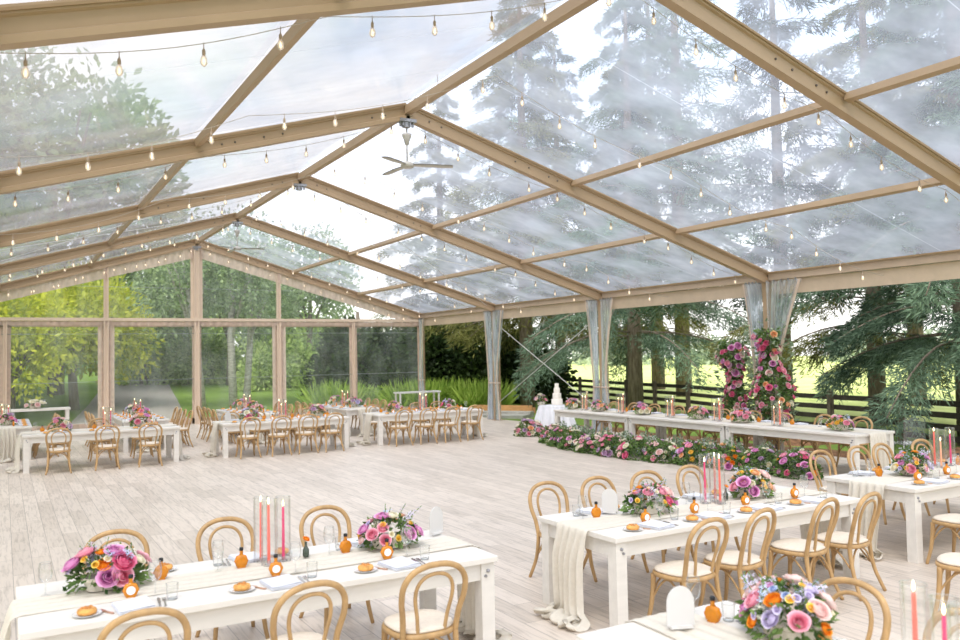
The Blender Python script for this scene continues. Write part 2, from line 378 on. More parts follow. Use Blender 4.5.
for x in PUR:
    for k in range(NB):
        ya, yb = -k * L_ - RB, -(k + 1) * L_ + RB
        mb = MB(); up = Vector((SL * (0 if x == 0 else math.copysign(1, x)), 0, 1)).normalized(); sd = Vector((0, 1, 0)).cross(up)
        h = .05; w = .045
        c = Vector((x, 0, roofz(x) + .075)) if x else Vector((0, 0, HR + .02))
        if not x: w, h = .06, .07
        mb.prism([(-w, -h), (w, -h), (w, h), (-w, h)], (c + Vector((0, ya, 0)), c + Vector((0, yb, 0)), sd, up))
        row = 'along the ridge' if x == 0 else ('halfway up' if abs(x) > 5 else 'high up') + (' the meadow-side slope' if x > 0 else ' the opposite slope')
        bay = ['in the gable bay', 'in the braced second bay', 'in the third bay beside the fan', 'in the fourth bay', 'in the bay over the camera'][k]
        struct('purlin', mb.mesh('purlin', M['beam']), f'slim tan purlin {row}, {bay}', 'purlin')
for s in (-1, 1):
    for k in range(NB + 1):
        mb = MB(); y = -k * L_; x = s * W
        mb.prism(beam_poly(.065, .11), ((x, y, 0.0), (x, y, HE + .03), (0, 1, 0), (1, 0, 0)))
        mb.box((x, y, .01), (.34, .26, .02))
        nm = ['gable corner', 'first pole from the gable corner', 'second pole from the gable corner', 'third pole, behind the flower pillars', 'fourth pole from the gable', 'last pole'][k]
        struct('tent_pole', mb.mesh('tent_pole', M['beam']), f'tan tent pole, {nm}, ' + ('meadow side' if s > 0 else 'opposite side'), 'pole')
    for k in range(NB):
        ya, yb = -k * L_ - .07, -(k + 1) * L_ + .07
        bay = ['gable bay', 'cross-cabled bay', 'third bay', 'fourth bay', 'fifth bay'][k]; sd = 'meadow side' if s > 0 else 'opposite side'
        mb = MB(); mb.box((s * (W - .005), (ya + yb) / 2, HE + .035), (.11, abs(yb - ya), .15))
        e = struct('eave_beam', mb.mesh('eave_beam', M['valance']), f'tan eave beam of the {bay}, {sd}', 'beam')
        mb = MB(); mb.box((s * (W - .03), (ya + yb) / 2, HE + .125), (.15, abs(yb - ya), .03)); O('gutter_lip', mb.mesh('gutter_lip', M['beam_dark']), e)
        mb = MB(); mb.grid(50, 4, lambda u, v: (s * (W + .0 - .012 * math.sin(u * 19) * v), ya + (yb - ya) * u, HE - .04 - .31 * v - .012 * math.sin(u * PI) ))
        struct('valance', mb.mesh('valance', M['valance'], True), f'tan vinyl valance below the eave of the {bay}, {sd}', 'valance')
# cross cables in second bay (wall and roof)
def cable(a, b, label, r=.009, sag=0.0):
    mb = MB(); A, B = Vector(a), Vector(b); P = [A.lerp(B, i / 8) - Vector((0, 0, sag * math.sin(PI * i / 8))) for i in range(9)]
    mb.tube(P, r, 6); o = O('brace_cable', mb.mesh('brace_cable', M['sign'])); tag(o, label, 'cable', kind='structure')
cable((W - .04, -L_, HE - .45), (W - .04, -2 * L_, .5), 'white brace cable descending from the first curtain pole, crossing its twin')
cable((W - .04, -2 * L_, HE - .45), (W - .06, -L_, .5), 'white brace cable descending from the second curtain pole, crossing its twin')
for s in (-1, 1):
    for a, b, q in ((-L_, -2 * L_, 'starting at the first-pole rafter foot'), (-2 * L_, -L_, 'starting at the second-pole rafter foot')):
        cable((s * (W - .3), a, HE + .10), (s * .3, b, HR + .02), f'thin white roof brace cable {q}, ' + ('slope over the head table' if s > 0 else 'opposite slope'), .007)

# ------------------------------------------------------------------ gable wall
bx = [-W + i * W / 3 for i in range(7)]
n_win = 0
for i in range(7):
    if i in (0, 6): continue
    x = bx[i]; mid = i in (2, 4)
    zt = roofz(x) - .10 if i in (2, 3, 4) else HB
    wd = .075 if mid else (.095 if i == 3 else .055)
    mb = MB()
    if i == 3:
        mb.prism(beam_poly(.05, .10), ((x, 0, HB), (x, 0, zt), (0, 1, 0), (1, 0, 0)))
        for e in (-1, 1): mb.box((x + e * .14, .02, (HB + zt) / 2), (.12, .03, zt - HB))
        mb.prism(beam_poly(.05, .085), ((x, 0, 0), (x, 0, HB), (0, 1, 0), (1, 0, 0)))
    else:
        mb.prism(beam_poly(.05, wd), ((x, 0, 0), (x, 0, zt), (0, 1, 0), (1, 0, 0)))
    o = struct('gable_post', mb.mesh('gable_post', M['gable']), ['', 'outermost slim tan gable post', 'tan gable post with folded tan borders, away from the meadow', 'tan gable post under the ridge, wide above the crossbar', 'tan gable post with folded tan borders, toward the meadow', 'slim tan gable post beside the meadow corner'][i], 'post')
    if mid:
        mb = MB()
        for e in (-1, 1): mb.grid(6, 3, lambda u, v: (x + e * (.09 + .16 * u), .015 * math.cos(u * 9), .02 + (HB - .1) * v))
        O('window_border', mb.mesh('window_border', M['pleat'], True), o)
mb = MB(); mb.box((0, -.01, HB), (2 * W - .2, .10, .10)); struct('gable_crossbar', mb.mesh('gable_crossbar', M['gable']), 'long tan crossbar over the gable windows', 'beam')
mb = MB()
mb.grid(240, 3, lambda u, v: (-W + .1 + (2 * W - .2) * u, -.03 - .02 * math.sin(u * 420) * (.3 + v), HB - .06 - .14 * v))
struct('window_valance', mb.mesh('window_valance', M['pleat'], True), 'short pleated tan valance under the gable crossbar', 'valance')
for s in (-1, 1):
    mb = MB(); mb.grid(170, 3, lambda u, v: (s * (.12 + (W - .3) * u), -.03 - .025 * math.sin(u * 230) * (.3 + v), roofz((.12 + (W - .3) * u)) - .09 - .42 * v * (1 - .30 * u)))
    struct('gable_valance', mb.mesh('gable_valance', M['pleat'], True), 'pleated tan valance under the gable rafter, ' + ('meadow side' if s > 0 else 'opposite side'), 'valance')
for i in range(6):
    xa, xb = bx[i] + .05, bx[i + 1] - .05
    if bx[i] < -W + .01: xa += .1
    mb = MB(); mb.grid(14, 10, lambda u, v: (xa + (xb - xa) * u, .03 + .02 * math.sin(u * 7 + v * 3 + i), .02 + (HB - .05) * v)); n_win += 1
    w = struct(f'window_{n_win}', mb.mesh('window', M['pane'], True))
    mb = MB()
    ba = .17 if i in (2, 4) else .03; bb = .17 if i in (1, 3) else .03
    for x in (xa + .05, xb - .05): mb.box((x, .035, HB / 2), (.11, .012, HB - .05))
    mb.box(((xa + xb) / 2, .035, HB - .16), (xb - xa, .012, .16)); mb.box(((xa + xb) / 2, .035, .12), (xb - xa, .012, .2))
    O('window_border', mb.mesh('window_border', M['pleat']), w)
for (a, b) in ((-W, bx[2]), (bx[2], 0), (0, bx[4]), (bx[4], W)):
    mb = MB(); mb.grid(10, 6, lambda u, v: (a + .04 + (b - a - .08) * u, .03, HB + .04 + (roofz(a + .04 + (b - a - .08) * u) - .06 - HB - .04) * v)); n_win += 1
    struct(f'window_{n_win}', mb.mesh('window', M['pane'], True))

# ------------------------------------------------------------------ gathered side curtains
def curtain(y, side, seed, label, wide=1.0):
    rr = random.Random(seed); ph = rr.random() * 6
    x = W - .10
    def wid(z):
        t = z / 3.5
        if z > 1.25: q = (z - 1.25) / 2.45; return .17 + (.56 * wide - .17) * q ** 1.5
        q = (1.25 - z) / 1.25; return .17 + (.30 - .17) * q
    def fn(u, v):
        z = .02 + 3.64 * v; w = wid(z); amp = .05 + .02 * math.sin(v * 5 + ph)
        return (x + amp * math.sin(u * 34 + ph + v * 1.5) - .02, y + side * (.09 + w * u), z)
    mb = MB(); mb.grid(56, 22, fn); t = thing('side_curtain', label, 'curtain', (x, y + side * .2, 0), 0, 'clear vinyl side curtains')
    o = O('vinyl_sheet', mb.mesh('vinyl_sheet', M['curtain'], True), t, (-x, -y - side * .2, 0))
    mb = MB(); mb.grid(3, 22, lambda u, v: (x - .06 + .01 * math.sin(v * 9), y + side * (.09 + wid((.02 + 3.64 * v)) + (u - .5) * .09), (.02 + 3.64 * v)))
    O('binding', mb.mesh('binding', M['pleat'], True), t, (-x, -y - side * .2, 0))
    mb = MB(); z = 1.25
    mb.tube([(x + .09 * math.cos(a), y + side * .17 + .13 * math.sin(a), z) for a in [i * 2 * PI / 12 for i in range(12)]], .018, 6, closed=True)
    O('tie_strap', mb.mesh('tie_strap', M['pleat'], True), t, (-x, -y - side * .2, 0))
    for q in range(5): O('hook', MB().box((0, 0, 0), (.03, .03, .06)).mesh('hook', M['steel']), t, (-.05, side * (.1 + .12 * q * wide - .2), 3.66))
curtain(0, -1, 1, 'clear gathered vinyl curtain tied at the gable corner pole', .7)
for k, nm in ((1, 'first pole from the gable corner'), (2, 'second pole from the gable corner'), (3, 'pole behind the flower pillars'), (4, 'fourth pole from the gable')):
    curtain(-k * L_, 1, k * 3 + 1, f'gathered clear vinyl curtain, gable side of the {nm}', .8)
    curtain(-k * L_, -1, k * 3 + 2, f'gathered clear vinyl curtain, camera side of the {nm}', 1.55 if k == 3 else .95)

# ------------------------------------------------------------------ string lights
bulb_me = MB().lathe([(.004, -.105), (.020, -.095), (.030, -.07), (.024, -.035), (.014, -.012)], n=10).mesh('bulb', M['bulb'], True)
fil_me = MB().lathe([(.004, -.088), (.013, -.075), (.010, -.05), (.004, -.03)], n=6).mesh('filament', M['filament'], True)
soc_me = MB().lathe([(.011, -.015), (.014, .0), (.014, .03), (.005, .04), (.0025, .10)], n=8).mesh('socket', mat('socket_tan', (.40, .30, .22), .5), True)
for k, y in enumerate([-.18, -2.87, -5.55, -8.60, -11.29, -14.34, -17.05, -20.07, -22.75]):
    t = thing('string_light', ['string of bulbs along the gable rafter', 'string of bulbs in the middle of the gable bay', 'string of bulbs beside the first-pole rafter', 'string of bulbs in the middle of the second bay', 'string of bulbs beside the second-pole rafter',
               'string of bulbs in the third bay beyond the fan', 'string of bulbs hanging beside the fan rafter', 'string of bulbs between the fan rafter and the big front rafter', 'string of big clear bulbs at the top edge by the front rafter'][k], 'string lights', (0, y, HR - .2), 0, 'strings of clear bulbs across the roof')
    P = []
    for i in range(81):
        x = -8.4 + 16.8 * i / 80; ax_ = abs(x); lo, hi = next((a, b) for a, b in ((0, 3.37), (3.37, 5.93), (5.93, 8.41)) if ax_ <= b); f = (ax_ - lo) / (hi - lo)
        P.append((x, 0, roofz(x) - (.09 + .12 * math.sin(PI * f) if k % 2 == 0 else .26 + .14 * math.sin(PI * f)) - (HR - .2)))
    mb = MB(); mb.tube(P, .0035, 5); O('cable', mb.mesh('cable', M['cable'], True), t)
    for j in range(25):
        bx_ = -8.45 + .68 * j; q = P[max(0, min(80, round((bx_ + 8.4) / .21)))]
        b = O('bulb', bulb_me, t, (q[0], q[1], q[2] - .085)); O('socket', soc_me, b)
        O('filament', fil_me, b)

# ------------------------------------------------------------------ ceiling fans
def fan(y, label):
    t = thing('ceiling_fan', label, 'ceiling fan', (0, y, HR - .25))
    mb = MB(); mb.lathe([(.03, -.30), (.05, -.22), (.075, -.16), (.08, -.12), (.02, -.10)], n=14); O('canopy', mb.mesh('canopy', M['fan'], True), t)
    mb = MB(); mb.lathe([(.014, -.62), (.014, -.02)], n=8); O('downrod', mb.mesh('downrod', M['fan'], True), t)
    mb = MB(); mb.lathe([(.03, -.69), (.10, -.68), (.115, -.65), (.10, -.61), (.05, -.585), (.02, -.57)], n=18); O('motor', mb.mesh('motor', M['fan'], True), t)
    for i in range(3):
        a = -.42 + i * 2 * PI / 3
        mb = MB(); mb.grid(12, 3, lambda u, v: (.10 + .66 * u, (v - .5) * (.075 + .075 * min(1, u * 3) - .06 * max(0, u - .85) * 5), -.635 - .012 * (v - .5) - .02 * u))
        mb.grid(12, 3, lambda u, v: (.10 + .66 * u, (.5 - v) * (.075 + .075 * min(1, u * 3) - .06 * max(0, u - .85) * 5), -.647 - .012 * (.5 - v) - .02 * u))
        O('blade', mb.mesh('blade', M['fan'], True), t, (0, 0, 0), a)
fan(-3 * L_, 'white three-blade ceiling fan under the ridge of the third bay')
fan(-L_, 'small white ceiling fan hanging under the ridge near the gable')

# ------------------------------------------------------------------ bentwood chair
def chair_proto():
    t = thing('bentwood_chair', 'chair', 'chair')
    wood = M['chair_wood']
    mb = MB()
    def ring(r, z, n=28):
        out = []
        for k in range(n):
            a = 2 * PI * k / n; c, s = math.cos(a), math.sin(a); q = .75
            x = .222 * math.copysign(abs(c) ** q, c); y = .222 * math.copysign(abs(s) ** q, s)
            x *= (1.0 + .05 * s); out.append((x * r, y * r, z))
        return out
    def loft(mb, rings):
        n = len(rings[0]); vs = [p for r in rings for p in r]; fs = [(i * n + k, i * n + (k + 1) % n, (i + 1) * n + (k + 1) % n, (i + 1) * n + k) for i in range(len(rings) - 1) for k in range(n)]
        fs += [tuple(range(n))[::-1], tuple((len(rings) - 1) * n + k for k in range(n))]; mb.add(vs, fs)
    loft(mb, [ring(.92, .415), ring(1.0, .42), ring(1.02, .435), ring(1.0, .452), ring(.9, .456)]); O('seat', mb.mesh('seat', wood, True), t)
    mb = MB(); loft(mb, [ring(.93, .4565), ring(.965, .463), ring(.95, .474), ring(.85, .484), ring(.5, .491), ring(.1, .493)]); O('seat_pad', mb.mesh('seat_pad', M['pad'], True), t)
    def mir(h): return h + [(-x, y, z) for x, y, z in h[::-1][1:]]
    mb = MB(); mb.tube(crom(mir([(.185, -.165, .43), (.195, -.195, .56), (.218, -.235, .68), (.213, -.262, .78), (.165, -.283, .855), (.085, -.295, .893), (0, -.299, .902)]), 5), .0195, 9); O('back_hoop', mb.mesh('back_hoop', wood, True), t)
    mb = MB(); mb.tube(crom(mir([(.092, -.19, .44), (.105, -.213, .56), (.128, -.240, .68), (.120, -.262, .765), (.075, -.279, .822), (0, -.287, .842)]), 5), .0125, 8); O('inner_hoop', mb.mesh('inner_hoop', wood, True), t)
    for s in (-1, 1):
        P = crom([(s * .185, -.165, .44), (s * .187, -.175, .33), (s * .195, -.205, .18), (s * .225, -.275, 0)], 5); mb = MB(); mb.tube(P, [.020 - .004 * i / (len(P) - 1) for i in range(len(P))], 9); O('leg', mb.mesh('leg', wood, True), t)
        P = crom([(s * .172, .168, .425), (s * .176, .175, .30), (s * .187, .192, .15), (s * .210, .225, 0)], 5); mb = MB(); mb.tube(P, [.0235 - .0085 * i / (len(P) - 1) for i in range(len(P))], 9); O('leg', mb.mesh('leg', wood, True), t)
        mb = MB(); mb.tube(crom([(s * .176, .172, .24), (s * .172, .10, .345), (s * .178, .02, .405), (s * .18, -.06, .375), (s * .186, -.168, .25)], 4), .009, 7); O('brace', mb.mesh('brace', wood, True), t)
    for y, e in ((-.172, 1), (.172, -1)):
        mb = MB(); mb.tube(crom(mir([(.183 if e > 0 else .176, y - .012 * e, .24), (.125, y, .345), (.06, y + .01 * e, .395), (0, y + .012 * e, .41)]), 4), .009, 7); O('brace', mb.mesh('brace', wood, True), t)
    return Proto(t)
CH = chair_proto()
def chair(x, y, rz, label, group): return CH.put((x, y, 0.001), rz, label, group)

# ------------------------------------------------------------------ farm table, runner, sign
TL, TW, TH = 3.02, 1.08, .76
def table_proto(l, w):
    t = thing('dining_table', 'table', 'table')
    mb = MB(); mb.box((0, 0, TH - .0225), (l, w, .045)); me = mb.mesh('tabletop', M['white_wood']); top = O('tabletop', me, t)
    bv = top.modifiers.new('b', 'BEVEL'); bv.width = .006; bv.segments = 2
    mb = MB()
    for s in (-1, 1): mb.box((0, s * (w / 2 - .055), TH - .105), (l - .22, .03, .12)); mb.box((s * (l / 2 - .055), 0, TH - .105), (.03, w - .22, .12))
    O('apron', mb.mesh('apron', M['white_wood']), t)
    for sx_ in (-1, 1):
        for sy in (-1, 1):
            mb = MB(); x, y = sx_ * (l / 2 - .075), sy * (w / 2 - .075); mb.box((x, y, (TH - .045) / 2), (.105, .105, TH - .046)); lg = O('leg', mb.mesh('leg', M['white_wood']), t)
            mb = MB(); mb.lathe([(.014, 0), (.012, .012), (.004, .016)], (x, y + (-.0525 if sy < 0 else .0685), TH - .10), 8, ax='y'); mb.lathe([(.012, 0), (.010, .012)], (x - sx_ * .02, y + (-.0525 if sy < 0 else .0645), TH - .135), 8, ax='y')
            O('bolt', mb.mesh('bolt', M['steel']), lg)
    return Proto(t)
TAB = table_proto(TL, TW)

def runner(cx, cy, rz, l, label, seed, wdt=.42, drape=(True, True), pool=True):
    """gauze along the table's long axis, falling to the floor at the ends and pooling there"""
    rr = random.Random(seed); ph = rr.random() * 6; half = l / 2 + .012
    path = []; z0 = TH + .0035
    def endpath(s):
        pts = [(s * (half + .012), z0 - .012), (s * (half + .022), TH - .12), (s * (half + .03), .45), (s * (half + .04), .16), (s * (half + .06), .03)]
        if pool: pts += [(s * (half + .16), .012), (s * (half + .20), .05), (s * (half + .10), .075), (s * (half + .02), .03)]
        return pts
    mid = [(-half * .98 + i * half * 1.96 / 36, z0) for i in range(37)]
    path = (list(reversed(endpath(-1))) if drape[0] else []) + mid + (endpath(1) if drape[1] else [])
    pp = [Vector((a, 0, b)) for a, b in path]; pp = crom(pp, 3); n = len(pp)
    def fn(u, v):
        p = pp[int(round(v * (n - 1)))]; onT = abs(p.x) <= half * .985
        f = u - .5
        if onT:
            fold = .0055 * (1 + math.sin(u * 26 + 3 * math.sin(p.x * 1.3 + ph))) * (.4 + .6 * abs(math.sin(p.x * 2.1 + ph)))
            return (p.x, f * (wdt + .05 * math.sin(p.x * 2.3 + ph)) + .02 * math.sin(p.x * 1.7 + ph), p.z + fold)
        t = max(0, (TH - p.z) / TH); s = math.copysign(1, p.x)
        am = .004 + .028 * min(1, t * 3)
        out_ = am * (1 + math.sin(u * 30 + ph)) + .02 * t * math.sin(u * 7 + ph)
        wob = .05 * math.sin(u * 9 + p.z * 30) if p.z < .1 else 0
        return (p.x + s * out_, f * wdt * (1.0 - .1 * t + (.5 if p.z < .06 else 0)) + .02 * math.sin(p.z * 5 + ph) + wob * .5, max(.006, p.z + (.018 * math.sin(u * 15 + ph) if p.z < .1 else 0)))
    mb = MB(); mb.grid(44, n, fn); o = O('table_runner', mb.mesh('table_runner', M['gauze'], True), None, (cx, cy, 0), rz)
    return tag(o, label, 'table runner', 'cream gauze table runners')

def sign_me():
    mb = MB(); n = 14; w = .075; h = .19
    pts = [(-w, 0), (w, 0), (w, h - w)] + [(w * math.cos(a), h - w + w * 1.15 * math.sin(a)) for a in [PI * (i + 1) / n for i in range(n - 1)]] + [(-w, h - w)]
    mb.prism(pts, ((0, -.004, .012), (0, .004, .012), (1, 0, 0), (0, 0, 1))); return mb.mesh('sign_panel', M['sign'])
def sign_proto():
    t = thing('table_sign', 'sign', 'table sign'); O('panel', sign_me(), t)
    mb = MB(); mb.box((0, 0, .007), (.12, .045, .014)); O('base', mb.mesh('base', M['sign']), t); return Proto(t)
SIGN = sign_proto()

# ------------------------------------------------------------------ tableware
def plate_proto():
    t = thing('bread_plate', 'plate', 'plate'); mb = MB(); mb.lathe([(.045, 0), (.05, .004), (.078, .012), (.080, .0145), (.074, .0135), (.05, .007), (.0, .006)], n=24, caps=False); O('dish', mb.mesh('dish', M['plate'], True), t); return Proto(t)
def roll_proto():
    t = thing('bread_roll', 'roll', 'bread roll')
    mb = MB(); mb.lathe([(.035, 0), (.05, .006), (.054, .018), (.05, .030), (.036, .036), (.0, .038)], n=18, caps=False); O('bun', mb.mesh('bun', M['bread'], True), t)
    rr = random.Random(3); mb = MB()
    for i in range(9):
        a, r = rr.random() * 6.28, rr.random() * .032; mb.lathe([(.011, 0), (.012, .006), (.006, .012), (.0, .013)], (r * math.cos(a), r * math.sin(a), .031), 7, caps=False)
    O('crust_topping', mb.mesh('crust_topping', M['bread_top'], True), t); return Proto(t)
def napkin_proto():
    t = thing('folded_napkin', 'napkin', 'napkin')
    for i in range(3):
        mb = MB(); mb.grid(12, 9, lambda u, v: ((u - .5) * (.205 - .006 * i), (v - .5) * (.255 - .008 * i), .003 + .0065 * (i + 1) + .0025 * math.sin(u * 4 + i * 2) + .002 * math.sin(v * 7 + i)))
        mb.box((0, 0, .003 + .0065 * (i + .4)), (.203 - .006 * i, .252 - .008 * i, .006)); O('fold', mb.mesh('fold', M['linen']), t)
    return Proto(t)
def cutlery_me(kind):
    mb = MB()
    if kind == 'fork':
        mb.grid(4, 14, lambda u, v: ((u - .5) * (.010 + .006 * (1 - min(1, v * 2))), -.095 + .12 * v, .004)); mb.box((0, .045, .0045), (.024, .03, .003))
        for i in range(4): mb.box((-.0095 + i * .0063, .078, .0045), (.0034, .042, .0026))
        mb.box((0, -.03, .004), (.009, .13, .004))
    else:
        mb.box((0, -.055, .0045), (.013, .095, .006)); mb.prism([(-.009, -.008), (.009, -.008), (.010, .075), (.002, .105), (-.009, .095)], ((0, 0, .003), (0, 0, .0055), (1, 0, 0), (0, 1, 0)))
    return mb.mesh(kind, M['cutlery'])
def single_proto(name, me): return Proto(tag(O(name, me), name, name.split('_')[-1]))
FORK = single_proto('dinner_fork', cutlery_me('fork')); KNIFE = single_proto('dinner_knife', cutlery_me('knife'))
mbk = MB(); mbk.prism([(-.006, -.06), (.006, -.06), (.005, .01), (.013, .03), (.013, .07), (.0, .085), (-.011, .06), (-.011, .03), (-.005, .01)], ((0, 0, .002), (0, 0, .008), (1, 0, 0), (0, 1, 0)))
SPREAD = single_proto('butter_spreader', mbk.mesh('butter_spreader', M['copper']))
def honey_proto():
    t = thing('honey_bottle', 'honey', 'honey bottle')
    n = 32; mb = MB(); rim = []
    def prof(k, r): a = 2 * PI * k / n; return r * (1 + .05 * math.cos(8 * a)), a
    rings = []
    for r, yy in ((.036, -.019), (.043, -.016), (.046, 0), (.043, .016), (.036, .019)):
        rings.append([((lambda q: (q[0] * math.cos(q[1]), yy, max(.004, .050 + q[0] * math.sin(q[1]))))(prof(k, r))) for k in range(n)])
    vs = [p for r in rings for p in r]; fs = [(i * n + k, i * n + (k + 1) % n, (i + 1) * n + (k + 1) % n, (i + 1) * n + k) for i in range(4) for k in range(n)] + [tuple(range(n))[::-1], tuple(4 * n + k for k in range(n))]
    mb.add(vs, fs); mb.box((0, 0, .006), (.052, .034, .012)); mb.lathe([(.014, .092), (.011, .104), (.011, .118), (.014, .121)], n=12)
    O('glass_body', mb.mesh('glass_body', M['honey'], True), t)
    mb = MB(); mb.lathe([(.026, .0195), (.026, .0212)], (0, 0, .050), 20, ax='y'); O('round_label', mb.mesh('round_label', M['paper']), t)
    mb = MB(); mb.lathe([(.0125, .121), (.0145, .124), (.0145, .140), (.010, .144)], n=12); O('stopper', mb.mesh('stopper', M['cap'], True), t)
    return Proto(t)
def glass_proto():
    t = thing('wine_glass', 'glass', 'wine glass')
    mb = MB(); mb.lathe([(.016, .088), (.034, .105), (.041, .135), (.040, .17), (.034, .205)], n=18, caps=False); O('bowl', mb.mesh('bowl', M['glass'], True), t)
    mb = MB(); mb.lathe([(.034, .0), (.030, .003), (.006, .007), (.004, .02), (.004, .08), (.012, .088)], n=14, caps=False); O('stem', mb.mesh('stem', M['glass'], True), t)
    mb = MB(); mb.tube([(.034 * math.cos(a), .034 * math.sin(a), .205) for a in [i * PI / 9 for i in range(18)]], .0012, 4, closed=True); O('rim', mb.mesh('rim', M['glassrim'], True), t); return Proto(t)
def tumbler_proto():
    t = thing('water_tumbler', 'tumbler', 'tumbler')
    mb = MB(); mb.lathe([(.0, .002), (.030, .003), (.034, .03), (.038, .095)], n=18, caps=False); O('wall_of_glass', mb.mesh('wall_of_glass', M['glass'], True), t)
    mb = MB(); mb.tube([(.038 * math.cos(a), .038 * math.sin(a), .095) for a in [i * PI / 9 for i in range(18)]], .0012, 4, closed=True); O('rim', mb.mesh('rim', M['glassrim'], True), t); mb = MB(); mb.lathe([(.028, .001), (.030, .005), (.028, .009)], n=16); O('glass_base', mb.mesh('glass_base', M['glassrim'], True), t); return Proto(t)
PLATE, ROLL, NAPKIN, HONEY, WINE, TUMB = plate_proto(), roll_proto(), napkin_proto(), honey_proto(), glass_proto(), tumbler_proto()
def flame_me(): return MB().lathe([(.001, 0), (.0055, .010), (.0065, .018), (.004, .032), (.0008, .046)], n=8).mesh('flame', M['flame'], True)
FL = flame_me()
def taper_proto(color, h):
    t = thing('taper_candle', 'candle', 'candle')
    mb = MB(); mb.lathe([(.0115, .012), (.0115, .03), (.0085, h - .01), (.003, h)], n=12); O('wax', mb.mesh('wax', M[color], True), t)
    mb = MB(); mb.lathe([(.032, 0), (.030, .006), (.014, .010), (.014, .03), (.0118, .034)], n=14); O('holder', mb.mesh('holder', M['glassrim'], True), t)
    o = O('flame', FL, t, (0, 0, h + .002)); return Proto(t)
TAPER = {c: taper_proto(c, h) for c, h in (('coral', .42), ('magenta', .385), ('peach', .32))}
def hurr_proto():
    t = thing('hurricane_glass', 'cylinder', 'glass cylinder')
    mb = MB(); mb.lathe([(.052, .002), (.052, .455)], n=24, caps=False); O('cylinder_wall', mb.mesh('cylinder_wall', M['glass'], True), t)
    mb = MB(); mb.tube([(.052 * math.cos(a), .052 * math.sin(a), .455) for a in [i * PI / 12 for i in range(24)]], .0016, 4, closed=True); O('rim', mb.mesh('rim', M['glassrim'], True), t); mb = MB(); mb.tube([(.050 * math.cos(a), .050 * math.sin(a), .003) for a in [i * PI / 12 for i in range(24)]], .002, 4, closed=True); O('foot_ring', mb.mesh('foot_ring', M['glassrim'], True), t); return Proto(t)
HURR = hurr_proto()

# ------------------------------------------------------------------ flowers
def blossom(kind, pal):
    """nested cups of petals; a colour attribute runs from petal base to petal edge"""
    spec = dict(rose=(6, [3, 4, 5, 5, 6, 6], .18, 1.0, .95), peony=(7, [4, 5, 6, 7, 7, 8, 7], .16, 1.04, 1.05),
                ranunculus=(7, [4, 5, 6, 7, 8, 8, 9], .14, .92, .86), small=(3, [4, 5, 6], .35, 1.0, .8))[kind]
    nr, cnt, r0, r1, H = spec; rr = random.Random(len(pal) * 7 + len(kind)); mb = MB(); tip = []
    for i in range(nr):
        o = i / (nr - 1); r = r0 + (r1 - r0) * o; n = cnt[i]; op = o ** (1.6 if kind == 'peony' else 1.1)
        if kind == 'ranunculus': op *= .75
        h = H * (1.0 - .30 * o ** 2)
        for k in range(n):
            th0 = 2 * PI * k / n + i * .9 + rr.uniform(-.15, .15); wd = PI / n * 1.45; hh = h * rr.uniform(.88, 1.08); cu = .20 * op * rr.uniform(.5, 1.3); tl = rr.uniform(-.05, .05)
            def fn(u, v):
                uu = u * 2 - 1; vv = v * (1 - .16 * uu * uu + .03 * math.cos(uu * 9)); th = th0 + uu * wd
                rad = r * math.sin(PI * (.06 + vv * (.78 - .34 * op))) + cu * vv ** 4 + tl * vv * r + .03 * math.sin(th0 * 5 + uu * 6) * vv * op
                return (rad * math.cos(th), rad * math.sin(th), hh * vv ** (1.0 + .5 * (1 - op)) - cu * .7 * vv ** 5)
            mb.grid(6, 5, fn); tip += [min(1, (.25 + .45 * o) * (.55 + .45 * (j / 4)) + .35 * (j / 4) ** 3) for j in range(5) for _ in range(6)]
    nv = len(mb.v); mb.lathe([(.02, -.2), (.35, -.02), (.5, .1)], n=8, m=1, caps=False); tip += [0] * (len(mb.v) - nv)
    me = mb.mesh(kind, [M['f_' + pal], M['stem']], True); ca = me.color_attributes.new('tip', 'FLOAT_COLOR', 'POINT')
    ca.data.foreach_set('color', np.repeat(np.array(tip, dtype=np.float32)[:, None], 4, 1).ravel()); return me
BL = {}
def bl(kind, pal):
    if (kind, pal) not in BL: BL[(kind, pal)] = blossom(kind, pal)
    return BL[(kind, pal)]
def sprig_me(pal, n, h, seed):
    rr = random.Random(seed); mb = MB(); P = crom([(0, 0, 0), (rr.uniform(-.02, .02), rr.uniform(-.02, .02), h * .5), (rr.uniform(-.05, .05), rr.uniform(-.05, .05), h)], 4)
    mb.tube(P, [.0028] * len(P), 5, m=1)
    for i in range(n):
        f = .35 + .65 * i / n; p = P[min(len(P) - 1, int(f * (len(P) - 1)))]; a = i * 2.4; s = .016 * (1.25 - f * .7); c = p + Vector((math.cos(a), math.sin(a), .1)) * s * 1.1
        for q in range(5):
            b = q * 1.257 + a; d1 = Vector((math.cos(b), math.sin(b), .35 * math.sin(b * 2)))
            d2 = Vector((-math.sin(b), math.cos(b), .2)); mb.add([c, c + (d1 + d2 * .5) * s, c + d1 * s * 1.5, c + (d1 - d2 * .5) * s], [(0, 1, 2, 3)])
    return mb.mesh('sprig', [M['s_' + pal], M['stem']])
SPR = {(c, h): sprig_me(c, 14, h, i) for i, (c, h) in enumerate([('blue', .20), ('lilac', .22), ('cream', .16), ('blue', .34), ('lilac', .42), ('cream', .30), ('blush', .36)])}
def leaves(P, N, size, mt, *a, **k):
    return _leaves(P, N, size, mt, *a, **k)
